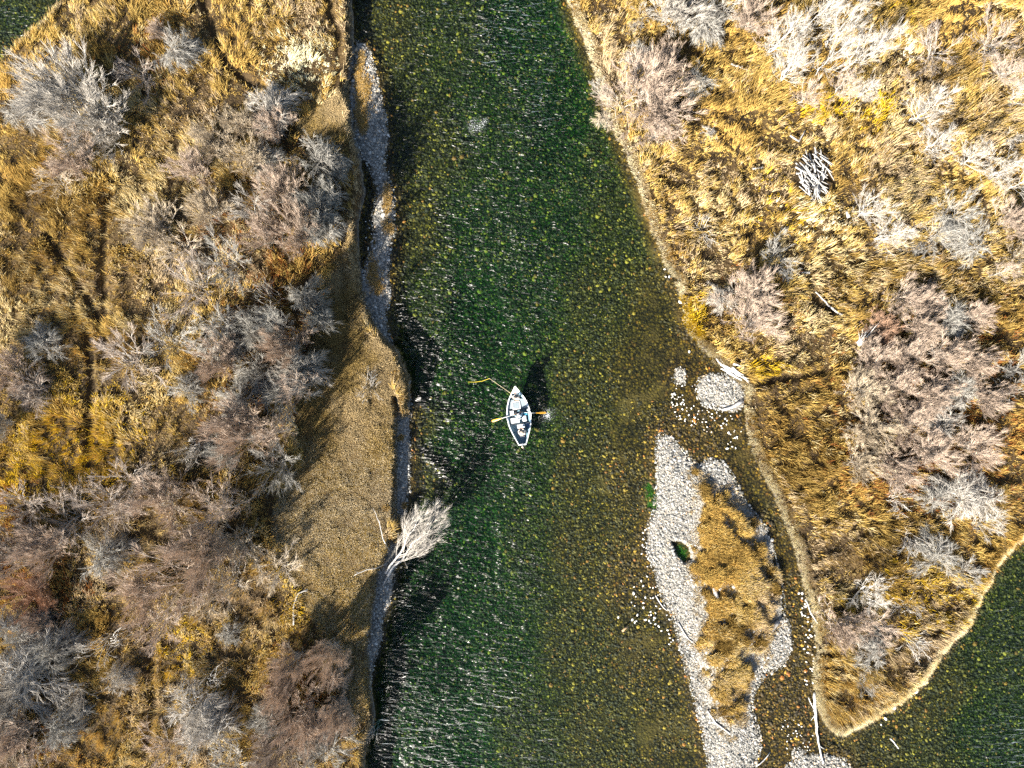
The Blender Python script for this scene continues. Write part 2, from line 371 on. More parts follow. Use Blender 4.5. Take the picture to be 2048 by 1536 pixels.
nz = node(nt, 'ShaderNodeTexNoise', inp={0: tc.outputs['Object'], 'Scale': 25.0, 'Detail': 3.0})
c = mix(nt, .35, at.outputs['Color'], nz.outputs[0], 'OVERLAY')
b = node(nt, 'ShaderNodeBsdfPrincipled', inp={'Base Color': c, 'Roughness': .8}); nt.links.new(b.outputs[0], out.inputs[0])
BASES = [stone_base(k) for k in range(5)]
def in_box(n, x0, x1, y0, y1):
    return np.stack([rng.uniform(x0, x1, n), rng.uniform(y0, y1, n)], 1)
HALF = (47, 36)
def stone_cols(n, wet=False):
    t = rng.random(n)[:, None]; u = rng.random(n)[:, None]
    if wet:
        c = np.where(t < .5, np.array([.028, .018, .003]), np.where(t < .84, np.array([.08, .050, .007]), np.where(t < .95, np.array([.26, .155, .015]), np.array([.26, .095, .014]))))
        return c*(.6+.8*u)
    c = np.where(t < .35, np.array([.10, .10, .09]), np.where(t < .75, np.array([.25, .24, .215]), np.where(t < .92, np.array([.42, .41, .38]), np.array([.55, .42, .28]))))
    return c*(.75+.5*u)
Pg = in_box(230000, -47, 47, -36, 36); Zg = ground(Pg)
dlg, drg, dbg = near_land(Pg); dI = sdist(Pg, ISLE)
ok = (dbg > -.25) & (dlg < 0.1) & (drg < .1) & (Zg > -.05)
ok &= rng.random(len(Pg)) < np.where(dI > -.3, .25, 1)
Pg = Pg[ok]
# the bars are small, so scatter extra over their own boxes
extra = []
for bpoly in BARS:
    lo, hi = bpoly.min(0), bpoly.max(0); a = (hi-lo).prod(); q = in_box(int(a*90), lo[0], hi[0], lo[1], hi[1]); z = ground(q)
    d1 = sdist(q, bpoly); k = (d1 > -.3) & (z > -.06) & (sdist(q, LAND_L) < .1) & (sdist(q, LAND_R) < .1) & ((sdist(q, ISLE) < -.2) | (rng.random(len(q)) < .2)); extra.append(q[k])
Pg = np.concatenate([Pg]+extra); sz = np.clip(rng.lognormal(-3.1, .55, len(Pg)), .02, .2)
tag(link('gravel', scatter(BASES, Pg, sz, stone_cols(len(Pg)), name='gravel'), m_stone), 'pale grey river gravel covering the bars and strips beside the water', 'gravel', kind='stuff')
# submerged cobbles
Pc = in_box(150000, -47, 47, -36, 36); Zc = ground(Pc); ok = (Zc < -.03) & (rng.random(len(Pc)) < np.where(Zc > -.35, .75, .8))
ok &= (fbm(N2, Pc, 5) < .63) | (Zc < -.4)
Pc = Pc[ok]; sz = np.clip(rng.lognormal(-2.25, .35, len(Pc)), .05, .26)
tag(link('riverbed_cobbles', scatter(BASES, Pc, sz, stone_cols(len(Pc), True), sink=.5, name='riverbed_cobbles'), m_stone), 'brown and ochre algae coated cobbles on the river bed under water', 'cobbles', kind='stuff')

# individual pale stones that break the surface or stand out of it
rock_me = []
for k in range(6):
    V, F = stone_base(40+k, 2); rock_me.append(np_mesh('stone', V, [F], np.tile([[.66, .63, .57], [.72, .70, .66], [.58, .54, .47], [.70, .66, .58], [.5, .48, .45], [.75, .73, .70]][k], (len(V), 1)), True))
    rock_me[-1].materials.append(m_stone)
def rocks(pts, label, group, smin, smax, zoff=.35):
    for i, (px, py, *s) in enumerate(pts):
        x, y = W(px, py, .05); s = s[0] if s else random.uniform(smin, smax)
        o = bpy.data.objects.new('stone', rock_me[random.randrange(6)]); C.objects.link(o)
        z = gz(x, y); z = max(z+s*zoff*.4, -s*.15) if z < 0 else z+s*.25
        o.location = (x, y, z); o.scale = (s, s*random.uniform(.8, 1), s*random.uniform(.8, 1.1)); o.rotation_euler = (random.uniform(-.2, .2), random.uniform(-.2, .2), random.uniform(0, 6.28))
        tag(o, label, 'stone', group)
def rnd_pts(poly, n, mind=3):
    pl = np.array(poly, float); lo, hi = pl.min(0), pl.max(0); res = []
    while len(res) < n:
        p = (random.uniform(lo[0], hi[0]), random.uniform(lo[1], hi[1]))
        if sdist(np.array([p]), pl)[0] > 0 and all((p[0]-q[0])**2+(p[1]-q[1])**2 > mind**2 for q in res): res.append(p)
    return res
rocks(rnd_pts([(1340,780),(1400,815),(1470,830),(1490,860),(1470,900),(1430,870),(1380,850),(1350,840),(1335,800)], 75), 'small pale stone poking out of the shallow channel mouth below the round gravel patch', 'pale stones in the shallow channel mouth', .05, .11)
rocks(rnd_pts([(1345,760),(1395,770),(1400,800),(1345,820)], 14), 'small pale stone in the shallows just left of the round gravel patch', 'pale stones left of the round gravel patch', .05, .10)
rocks(rnd_pts([(1255,1180),(1300,1150),(1345,1230),(1350,1300),(1320,1280),(1270,1250),(1250,1240)], 38), 'small pale stone in the river shallows along the left edge of the grassy gravel island', 'pale stones left of the island', .06, .13)
rocks(rnd_pts([(1285,1060),(1310,1040),(1308,1100),(1325,1150),(1295,1160),(1280,1100)], 24), 'small pale stone where the upper island gravel meets the brown river', 'pale stones at the upper island edge', .06, .12)
rocks(rnd_pts([(1598,1180),(1616,1190),(1636,1290),(1634,1380),(1610,1380),(1608,1290)], 50), 'rounded pale stone in the dark side channel close under the grassy right bank', 'pale stones under the right bank', .07, .15)
rocks(rnd_pts([(1560,1440),(1600,1440),(1635,1480),(1620,1520),(1575,1510)], 30), 'small pale stone in the shallow riffle at the bottom of the side channel', 'pale stones at the bottom riffle', .05, .11)
rocks(rnd_pts([(726,440),(745,430),(760,480),(745,530),(735,580),(724,560),(735,500)], 26), 'pale stone in the dark backwater between the left bank and the gravel strip', 'pale stones in the dark backwater', .06, .12)
rocks([(1850,1363,.30)], 'largest pale boulder on the lower right shore of the grassy point', None, 0, 0)
rocks([(1863,1338,.16)], 'oblong pale stone just above the largest shore boulder of the grassy point', None, 0, 0)
rocks([(1833,1384,.24)], 'flat pale boulder just below left of the largest shore boulder', None, 0, 0)
rocks([(1789,1414,.26)], 'round pale boulder half way along the lower shore of the grassy point', None, 0, 0)
rocks([(1711,1454,.26)], 'pale boulder nearest the bleached tip of the grassy point', None, 0, 0)
rocks([(1741,1442,.17),(1772,1438,.18),(1763,1450,.10)], 'small pale stone in the water off the lower shore of the grassy point', 'stones off the grassy point', 0, 0)
rocks([(1361,604,.22)], 'lone white stone against the right bank above the yellow grass', None, 0, 0)
rocks([(1332,553,.11),(1339,553,.12),(1330,538,.12)], 'small white stone at the foot of the right bank upstream of the lone stone', 'stones at the right bank foot', 0, 0)
rocks([(1379,703,.13)], 'white stone in the brown shallows above the gravel patches', None, 0, 0)
rocks([(1458,866,.13),(1455,897,.15)], 'larger pale stone in the side channel above the small gravel spur', 'stones above the gravel spur', 0, 0)
rocks([(1179,72,.2)], 'white stone at the right bank edge near the top', None, 0, 0)
rocks([(767,431,.26)], 'large grey boulder on the narrow left gravel strip beside the grass tufts', None, 0, 0)
rocks([(1268,1187,.17)], 'tall pale stone standing in the shallows left of the island', None, 0, 0)
rocks([(1237,1235,.13),(1265,1240,.14),(1270,1245,.12),(1310,1236,.14),(1292,1240,.12)], 'pale stone in the loose row across the shallows left of the island', 'row of stones left of the island', 0, 0)
# ------------------------------------------------------------------ grass
m_grass, nt, out = mat('dry grass')
at = node(nt, 'ShaderNodeAttribute', attribute_name='Col')
b = node(nt, 'ShaderNodeBsdfDiffuse', inp={0: at.outputs['Color'], 1: .6}); t_ = node(nt, 'ShaderNodeBsdfTranslucent', inp={0: at.outputs['Color']})
ms = node(nt, 'ShaderNodeMixShader', inp={0: .12, 1: b.outputs[0], 2: t_.outputs[0]}); nt.links.new(ms.outputs[0], out.inputs[0])
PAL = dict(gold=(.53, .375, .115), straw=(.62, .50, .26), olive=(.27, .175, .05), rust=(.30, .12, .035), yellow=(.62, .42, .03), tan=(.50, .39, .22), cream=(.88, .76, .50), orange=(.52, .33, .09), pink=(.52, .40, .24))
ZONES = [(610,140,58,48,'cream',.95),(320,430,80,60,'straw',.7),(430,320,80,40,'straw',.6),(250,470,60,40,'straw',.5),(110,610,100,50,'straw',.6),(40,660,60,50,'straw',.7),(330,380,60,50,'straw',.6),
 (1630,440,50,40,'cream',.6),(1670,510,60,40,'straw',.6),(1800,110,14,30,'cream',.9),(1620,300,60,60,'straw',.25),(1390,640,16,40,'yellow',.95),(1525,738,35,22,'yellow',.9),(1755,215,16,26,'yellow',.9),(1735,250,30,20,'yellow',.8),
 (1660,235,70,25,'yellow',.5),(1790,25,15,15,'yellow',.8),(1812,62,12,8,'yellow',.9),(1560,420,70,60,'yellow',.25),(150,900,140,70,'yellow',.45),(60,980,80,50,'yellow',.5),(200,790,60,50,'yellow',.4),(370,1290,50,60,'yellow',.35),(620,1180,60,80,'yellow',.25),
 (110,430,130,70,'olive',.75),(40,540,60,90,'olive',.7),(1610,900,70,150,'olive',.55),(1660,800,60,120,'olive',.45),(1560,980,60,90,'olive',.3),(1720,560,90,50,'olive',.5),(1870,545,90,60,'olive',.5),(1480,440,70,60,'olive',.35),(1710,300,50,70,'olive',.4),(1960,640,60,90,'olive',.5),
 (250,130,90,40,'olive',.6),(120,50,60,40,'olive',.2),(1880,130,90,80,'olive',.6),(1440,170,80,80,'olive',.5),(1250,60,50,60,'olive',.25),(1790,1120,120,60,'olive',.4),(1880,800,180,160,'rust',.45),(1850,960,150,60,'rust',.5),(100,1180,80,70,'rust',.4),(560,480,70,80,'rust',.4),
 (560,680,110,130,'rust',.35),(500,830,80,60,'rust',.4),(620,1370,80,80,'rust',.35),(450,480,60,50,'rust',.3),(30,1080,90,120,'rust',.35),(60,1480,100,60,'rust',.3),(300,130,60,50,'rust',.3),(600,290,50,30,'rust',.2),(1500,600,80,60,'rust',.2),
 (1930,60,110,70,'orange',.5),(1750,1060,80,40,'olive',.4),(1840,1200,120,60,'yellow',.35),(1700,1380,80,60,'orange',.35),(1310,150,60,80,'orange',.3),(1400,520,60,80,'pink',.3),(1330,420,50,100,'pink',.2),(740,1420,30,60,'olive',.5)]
def grass(P, H, lean, col, K, width, spread=.10, jit=.45, hang=None):
    """P tuft positions, H heights, lean (n,2) per tuft, K blades each"""
    n = len(P); idx = np.repeat(np.arange(n), K); m = len(idx)
    a = rng.random(m)*6.283; r_ = spread*np.sqrt(rng.random(m))
    b = P[idx]+np.stack([np.cos(a), np.sin(a)], 1)*r_[:, None]
    z0 = ground(b)-.03; h = H[idx]*rng.uniform(.65, 1.15, m)
    L = lean[idx]+np.stack([np.cos(a), np.sin(a)], 1)*(rng.random(m)*jit)[:, None]
    ln = np.linalg.norm(L, axis=1); k = 1/np.sqrt(1+ln*ln)
    hx = L[:, 0]*h*k; hy = L[:, 1]*h*k; hz = h*k
    wa = rng.random(m)*6.283; w = width*rng.uniform(.6, 1.3, m); wx = np.cos(wa)*w/2; wy = np.sin(wa)*w/2
    V = np.empty((m, 5, 3), np.float32)
    V[:, 0] = np.stack([b[:, 0]-wx, b[:, 1]-wy, z0], 1); V[:, 1] = np.stack([b[:, 0]+wx, b[:, 1]+wy, z0], 1)
    mx = b[:, 0]+hx*.38; my = b[:, 1]+hy*.38; mz = z0+hz*.66
    V[:, 2] = np.stack([mx+wx*.8, my+wy*.8, mz], 1); V[:, 3] = np.stack([mx-wx*.8, my-wy*.8, mz], 1)
    V[:, 4] = np.stack([b[:, 0]+hx, b[:, 1]+hy, z0+hz], 1)
    o = (np.arange(m)*5)[:, None]
    Fq = np.array([[0, 1, 2, 3]])+o; Ft = np.array([[3, 2, 4]])+o
    c = col[idx]*rng.uniform(.72, 1.25, (m, 1))
    return V.reshape(-1, 3), Fq, Ft, np.repeat(np.clip(c, 0, .95), 5, axis=0)
def grass_obj(name, args, label, cat='grass'):
    V, Fq, Ft, c = grass(*args[0], **args[1])
    o = link(name, np_mesh(name, V, [Fq, Ft], c), m_grass); return tag(o, label, cat, kind='stuff')
def tuft_color(P, base='gold'):
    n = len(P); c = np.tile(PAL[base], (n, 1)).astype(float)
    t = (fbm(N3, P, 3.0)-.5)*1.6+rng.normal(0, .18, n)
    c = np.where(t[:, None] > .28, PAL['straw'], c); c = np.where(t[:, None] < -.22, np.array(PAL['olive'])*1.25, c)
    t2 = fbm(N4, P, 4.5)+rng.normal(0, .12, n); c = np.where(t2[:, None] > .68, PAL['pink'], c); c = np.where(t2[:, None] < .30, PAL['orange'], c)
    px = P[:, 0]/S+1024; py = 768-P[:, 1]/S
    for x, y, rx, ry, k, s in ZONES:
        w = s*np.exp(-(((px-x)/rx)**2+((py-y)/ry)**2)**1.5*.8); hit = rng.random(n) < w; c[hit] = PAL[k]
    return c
def trail_d(P): return np.min([ldist(P, t) for t in TRAILS], axis=0)
Pt = in_box(int(94*72*17), -47, 47, -36, 36)
dL = sdist(Pt, LAND_L); dR = sdist(Pt, LAND_R); dS = np.maximum(sdist(Pt, SHORT)+(fbm(N4, Pt, 1.6)-.5)*3, sdist(Pt, SHORT2)); td = trail_d(Pt)
clump = fbm(N1, Pt, .75, 2)*.65+fbm(N2, Pt, 2.6, 2)*.35
hum = (.22+1.2*sstep(clump, .38, .60))*rng.uniform(.75, 1.2, len(clump))
sw = fbm(N3, Pt, 5.0, 2)*4*math.pi; swx = np.stack([np.cos(sw), np.sin(sw)], 1)
# left bank tall grass
k = (dL > .0) & (dS < .25) & (td > .26) & (clump > .2)
P1 = Pt[k]; leanL = swx[k]*.45+np.array([.15, .25]); edge = dL[k] < .45
H1 = .72*hum[k]; H1 = np.where(edge, .55, H1)
c1 = tuft_color(P1)*1.12
c1[edge] = np.array(PAL['tan'])*1.15
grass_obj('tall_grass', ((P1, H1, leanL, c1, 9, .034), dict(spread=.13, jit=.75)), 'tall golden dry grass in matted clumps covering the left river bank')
# short meadow on the left bank
Ps = in_box(200000, SHORT.min(0)[0], SHORT.max(0)[0], SHORT.min(0)[1], SHORT.max(0)[1]); k = sdist(Ps, SHORT) > -.1; Ps = Ps[k]
q = in_box(14000, SHORT2.min(0)[0], SHORT2.max(0)[0], SHORT2.min(0)[1], SHORT2.max(0)[1]); q = q[sdist(q, SHORT2) > -.1]; Ps = np.concatenate([Ps, q])
keep = (sdist(Ps, LAND_L) > 0) & (rng.random(len(Ps)) < .62); Ps = Ps[keep]
tt = fbm(N4, Ps, 3.5)[:, None]+rng.normal(0, .08, (len(Ps), 1)); pyS = (768-Ps[:, 1]/S)[:, None]+rng.normal(0, 45, (len(Ps), 1))+120*(fbm(N1, Ps, 2.5)[:, None]-.5)
cs = np.where(tt > .47, np.array([.50, .38, .20]), np.array([.38, .27, .10])); cs = np.where((pyS > 930) & (rng.random((len(Ps), 1)) < .55), np.array([.66, .55, .36]), cs)
cs = np.where((pyS > 1080) & (rng.random((len(Ps), 1)) < .4), PAL['gold'], cs)
grass_obj('meadow_grass', ((Ps, .06+.5*fbm(N2, Ps, .8)**2+.25*sstep(fbm(N1, Ps, 2.2), .55, .7), np.tile([.2, .35], (len(Ps), 1)), cs, 5, .03), dict(spread=.10, jit=.9)), 'short pale tan grass on the smooth meadow strip beside the left bank edge')
# right bank tall grass
pile = ((Pt[:, 0]-W(1622, 0, .5)[0])/1.6)**2+((Pt[:, 1]-W(0, 355, .5)[1])/2.1)**2 < 1
k = (dR > .55) & (td > .3) & (clump > .2) & ~pile
P2 = Pt[k]; H2 = .85*hum[k]
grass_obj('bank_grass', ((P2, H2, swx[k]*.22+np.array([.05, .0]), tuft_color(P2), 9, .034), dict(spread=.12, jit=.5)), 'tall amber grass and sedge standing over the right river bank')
# pale fringe along the right bank's edge
k = (dR > -.1) & (dR <= .8); q = Pt[k]; P3 = np.concatenate([q]+[q+rng.normal(0, .14, q.shape) for _ in range(6)])
d3 = sdist(P3, LAND_R); k3 = (d3 > -.12) & (d3 < .8); P3 = P3[k3]; d3 = d3[k3]
e = .2; gxr = sdist(P3+[e, 0], LAND_R)-d3; gyr = sdist(P3+[0, e], LAND_R)-d3; outw = -np.stack([gxr, gyr], 1)/e
c3 = tuft_color(P3, 'straw'); pale = rng.random(len(P3)) < .9*(1-sstep(d3+.5*(N2(P3, 1.1)-.5), .12, .6))*(.35+.65*sstep(N4(P3, 2.2), .25, .5))+.04; c3[pale] = PAL['cream']
py3 = 768-P3[:, 1]/S; px3 = P3[:, 0]/S+1024; yl = (py3 > 590) & (py3 < 680) & (px3 < 1420) & (rng.random(len(P3)) < .75); c3[yl] = PAL['yellow']
grass_obj('fringe_grass', ((P3, np.full(len(P3), .46)*(.45+.9*N1(P3, .9)), outw*.8, c3, 7, .036), dict(spread=.08, jit=.5)), 'bleached pale grass fringe hanging over the water along the right bank')
# island
q = in_box(30000, ISLE.min(0)[0]-.5, ISLE.max(0)[0]+.5, ISLE.min(0)[1]-.5, ISLE.max(0)[1]+.5); di = sdist(q, ISLE)+(fbm(N2, q, 1.2)-.5)*2.6
k = (di > -.5) & (rng.random(len(q)) < np.where(di < .5, .22, .85)) & (ground(q) > .03); P4 = q[k]; di = di[k]
h4 = (.16+.40*sstep(di, .0, 1.2))*(.25+1.3*sstep(fbm(N1, P4, .8, 2), .36, .62)); c4 = tuft_color(P4, 'gold')*1.1; cc = fbm(N3, P4, 1.5); c4 = np.where(cc[:, None] < .38, PAL['olive'], c4); c4 = np.where((di < .5)[:, None], np.array(PAL['tan']), c4)
grass_obj('island_grass', ((P4, h4, swx[:1]*0+np.tile([.25, .15], (len(P4), 1)), c4, 9, .03), dict(spread=.1, jit=.7)), 'orange gold grass growing over the long gravel island')
# tufts on the left gravel strip
TU = [(722,120,7,16),(727,190,12,34),(722,230,10,30),(716,150,6,20),(780,322,9,16),(774,400,8,26),(779,455,11,12),(738,512,6,7),(746,548,10,26),(757,575,8,14),(722,172,8,10),(810,790,7,22),(808,770,6,12),(812,822,5,8),(796,1050,8,16),(792,1070,8,10),(778,1010,4,5),(803,875,4,4),(810,1012,5,5),(752,1085,4,5),(800,755,10,10),(730,255,6,12),(720,215,5,10)]
q = np.concatenate([np.stack([rng.normal(W(x, 0)[0], rx*S*.55, 60+int(rx*ry)), rng.normal(W(0, y)[1], ry*S*.55, 60+int(rx*ry))], 1) for x, y, rx, ry in TU]); q = q[ground(q) > .0]
cq = np.where(rng.random((len(q), 1)) < .6, PAL['orange'], PAL['tan'])
grass_obj('strip_grass', ((q, np.full(len(q), .32), np.tile([.1, .1], (len(q), 1)), cq, 8, .03), dict(spread=.08, jit=.9)), 'orange grass tufts growing on the narrow left gravel strip')
# green water weed beside the island
q = np.concatenate([np.stack([rng.normal(x, .22, 90), rng.normal(y, .3, 90)], 1) for x, y in WEED]); q = q[ground(q) < .06]
cq = np.tile([.04, .16, .015], (len(q), 1))*rng.uniform(.6, 1.6, (len(q), 1))
grass_obj('water_weed', ((q, np.full(len(q), .16), np.tile([.3, -.9], (len(q), 1)), cq, 5, .03), dict(spread=.08, jit=.9)), 'bright green water weed in the shallows at the left side of the island', 'weed')

# ------------------------------------------------------------------ leafless shrubs and trees
class Spikes:                               # thin three-sided tapering twigs, bent once
    def __init__(s): s.d = []
    def add(s, p0, pm, p1, r): s.d.append((*p0, *pm, *p1, r))
    def mesh(s, name):
        D = np.array(s.d); p0, pm, p1, r = D[:, :3], D[:, 3:6], D[:, 6:9], D[:, 9]
        t = p1-p0; t /= np.linalg.norm(t, axis=1)[:, None]+1e-9; u = np.cross(t, rng.normal(size=t.shape)); u /= np.linalg.norm(u, axis=1)[:, None]+1e-9; v = np.cross(t, u)
        V = np.empty((len(D), 7, 3))
        for k in range(3):
            a = k*2.0944; o = u*math.cos(a)+v*math.sin(a); V[:, k] = p0+o*r[:, None]; V[:, 3+k] = pm+o*r[:, None]*.75
        V[:, 6] = p1; b = (np.arange(len(D))*7)[:, None]
        Fq = np.concatenate([np.array([[k, (k+1) % 3, 3+(k+1) % 3, 3+k]])+b for k in range(3)]); Ft = np.concatenate([np.array([[3+k, 3+(k+1) % 3, 6]])+b for k in range(3)])
        return np_mesh(name, V.reshape(-1, 3), [Fq, Ft])
def rv(a=1.0): return Vector((random.gauss(0, a), random.gauss(0, a), random.gauss(0, a)))
def lerp_path(pts, t):
    f = t*(len(pts)-1); i = min(int(f), len(pts)-2); return pts[i].lerp(pts[i+1], f-i), (pts[i+1]-pts[i]).normalized()
def sub_branch(mb, sp, p, d, L, rad, ntw, tl, up, droop, tr=.010):
    pts = [p]; q = p.copy(); dd = d.normalized()
    for k in range(3):
        dd = (dd+rv(.09)+Vector((0, 0, up-droop*k*.35))).normalized(); q = q+dd*L/3; pts.append(q.copy())
    mb.tube(pts, [rad, rad*.75, rad*.5, rad*.25], 3, False)
    for k in range(ntw):
        t = random.uniform(.15, 1); a, tg = lerp_path(pts, t); dv = (tg+rv(.26)+Vector((0, 0, up*.5))).normalized(); l = tl*random.uniform(.5, 1.2)
        mid = a+dv*l*.5+rv(.03); sp.add(a, mid, mid+(dv+rv(.15)-Vector((0, 0, droop*.35))).normalized()*l*.5, tr)
def make_shrub(seed, h=3.0, r=2.4, nst=34, br=8, tw=11, tl=.55, up=.25, droop=.0, srad=.022, arch=1.3, tr=.009):
    random.seed(seed); mb = MB(); sp = Spikes(); clus = [(random.uniform(0, 6.283), math.sqrt(random.uniform(.02, 1))) for _ in range(11)]; lob = [(random.uniform(0, 6.28), random.uniform(.65, 1.15)) for _ in range(5)]
    for i in range(nst):
        ca, cu = random.choice(clus); az = ca+random.gauss(0, .20); u = min(1.1, max(0, cu+random.gauss(0, .10))); f = 1.0
        for la, lf in lob: f += (lf-.9)*math.exp(-((math.atan2(math.sin(az-la), math.cos(az-la)))/.5)**2)
        rr = r*u*f; d = Vector((math.cos(az), math.sin(az), 0)); b = Vector((random.gauss(0, .18*r), random.gauss(0, .18*r), -.1))
        hi = h*(1-.45*(rr/r)**2)*random.uniform(.7, 1.05); pts = []
        for k in range(7):
            t = k/6; z = hi*(1-(1-t)**1.5)-droop*hi*max(0, t-.45)**1.5*1.6
            pts.append(b+d*(rr*t**arch)+Vector((random.gauss(0, .06), random.gauss(0, .06), z)))
        sr = srad*random.uniform(.6, 1.1); mb.tube(pts, [sr*(1-.13*k) for k in range(7)], 4, False)
        for j in range(br):
            t = 1-.72*random.random()**1.4; p, tg = lerp_path(pts, t); dv = tg+rv(.33)+Vector((0, 0, up))
            sub_branch(mb, sp, p, dv, random.uniform(.5, 1.1)*(r/2.4)*(1.25-.5*t), .012, tw, tl, up*.5, droop, tr)
    return mb.mesh('stems'), sp.mesh('twigs')
def make_tree(seed, h=7.0, ntr=2, limbs=17, sb=6, tw=11, spread=.55, trad=.062):
    random.seed(seed); mb = MB(); lm = MB(); sp = Spikes()
    for i in range(ntr):
        az = random.uniform(0, 6.283); ln = random.uniform(.05, .22) if ntr > 1 else .04; d = Vector((math.cos(az), math.sin(az), 0)); hh = h*random.uniform(.8, 1)
        pts = [Vector((random.gauss(0, .1), random.gauss(0, .1), -.15))+d*(ln*hh*(k/8)**1.1)+Vector((random.gauss(0, .07*min(k, 1)), random.gauss(0, .07*min(k, 1)), hh*k/8)) for k in range(9)]
        mb.tube(pts, [trad*(1-.11*k) for k in range(9)], 7)
        for j in range(limbs):
            t = random.uniform(.18, .97); p, tg = lerp_path(pts, t); a2 = random.uniform(0, 6.283); o = Vector((math.cos(a2), math.sin(a2), 0))
            L = h*(.12+.30*(1-t))*random.uniform(.8, 1.2); q = p.copy(); dd = (tg+o*(spread+.4)).normalized(); lp = [q.copy()]
            for k in range(4): dd = (dd+Vector((0, 0, .14))+rv(.10)).normalized(); q = q+dd*L/4; lp.append(q.copy())
            lr = trad*.30*(1-t*.6); lm.tube(lp, [lr, lr*.8, lr*.6, lr*.4, lr*.2], 4, False)
            for m_ in range(sb):
                p2, t2 = lerp_path(lp, random.uniform(.2, 1)); sub_branch(lm, sp, p2, t2+rv(.45)+Vector((0, 0, .15)), L*random.uniform(.3, .55), .009, tw, .55, .15, 0, .0065)
    return mb.mesh('trunk', True), lm.mesh('branches'), sp.mesh('twigs')
def bark(name, col, rough=.85): return simple(name, col, rough, .3, 6.0)
B_PALE = bark('pale bark', (.42, .385, .34)); B_GREY = bark('grey bark', (.42, .39, .35)); B_WHITE = bark('bleached wood', (.52, .50, .46)); B_BROWN = bark('brown bark', (.26, .19, .14))
T_PINK = simple('pink twigs', (.46, .355, .27), .9, .25, 3); T_GREY = simple('grey twigs', (.34, .325, .285), .9, .25, 3); T_WHITE = simple('whitish twigs', (.46, .42, .36), .9, .2, 3)
T_TAN = simple('tan twigs', (.48, .39, .27), .9, .25, 3); T_BROWN = simple('brown twigs', (.36, .29, .23), .9, .3, 3); T_RUST = simple('rusty twigs', (.36, .22, .14), .9, .3, 3)
TW = dict(P=T_PINK, G=T_GREY, W=T_WHITE, T=T_TAN, B=T_BROWN, R=T_RUST); BK = dict(P=B_PALE, G=B_PALE, W=B_WHITE, T=B_PALE, B=B_GREY, R=B_BROWN)
ARCH = {}
for k in range(4): ARCH['W%d' % k] = ('stems', 'twigs') + make_shrub(100+k, h=3.0, r=2.4, nst=62, br=8, tw=12, tl=.6, up=.35)
for k in range(3): ARCH['G%d' % k] = ('stems', 'twigs') + make_shrub(200+k, h=2.6, r=2.4, nst=46, br=8, tw=10, tl=.65, up=.0, droop=.6, srad=.028)
for k in range(2): ARCH['S%d' % k] = ('stems', 'twigs') + make_shrub(300+k, h=3.8, r=2.6, nst=22, br=11, tw=9, tl=.55, up=.2, droop=.15, srad=.035)
for k in range(2): ARCH['D%d' % k] = ('stems', 'twigs') + make_shrub(400+k, h=1.6, r=2.4, nst=17, br=4, tw=3, tl=.5, up=.1, droop=.3, srad=.04, arch=1.0, tr=.013)
for k in range(3): ARCH['T%d' % k] = ('trunk', 'branches', 'twigs') + make_tree(500+k, ntr=k+1, limbs=(26, 16, 12)[k])
random.seed(11)
count = {}
def plant(px, py, rpx, h, arch, tone, label, group=None, name=None):
    if px < 720: h *= 1.2
    # px, py: where the crown's middle shows; rpx its radius in photo pixels; h its height in metres
    fam = arch; n = {'W': 4, 'G': 3, 'S': 2, 'D': 2, 'T': 3}[fam]; i = count.get(fam, 0); count[fam] = i+1; A = ARCH[fam+str(i % n)]
    x, y = W(px, py, h*.6); kx = rpx*S*(1-h*.6/CAM_H)/(2.4 if fam != 'T' else 2.3); kz = h/{'W': 3.0, 'G': 2.6, 'S': 3.8, 'D': 1.6, 'T': 7.0}[fam]
    nm = name or {'W': 'willow_shrub', 'G': 'grey_shrub', 'S': 'sparse_shrub', 'D': 'dead_shrub', 'T': 'bare_tree'}[fam]
    e = empty(nm, (x, y, gz(x, y)), (0, 0, random.uniform(0, 6.283))); e.scale = (kx, kx, kz)
    half = len(A)//2
    for pn, me in zip(A[:half], A[half:]):
        if not me.materials: me.materials.append(B_PALE)
        o = bpy.data.objects.new(pn, me); C.objects.link(o); o.parent = e
        o.material_slots[0].link = 'OBJECT'; o.material_slots[0].material = TW[tone] if pn == 'twigs' else BK[tone]
    cat = 'tree' if fam == 'T' else 'shrub'
    tag(e, label, cat, group or (('bare trees on the left bank' if px < 900 else 'bare trees on the right bank') if fam == 'T' else 'leafless shrubs on the left bank' if px < 900 else 'leafless shrubs on the right bank'))
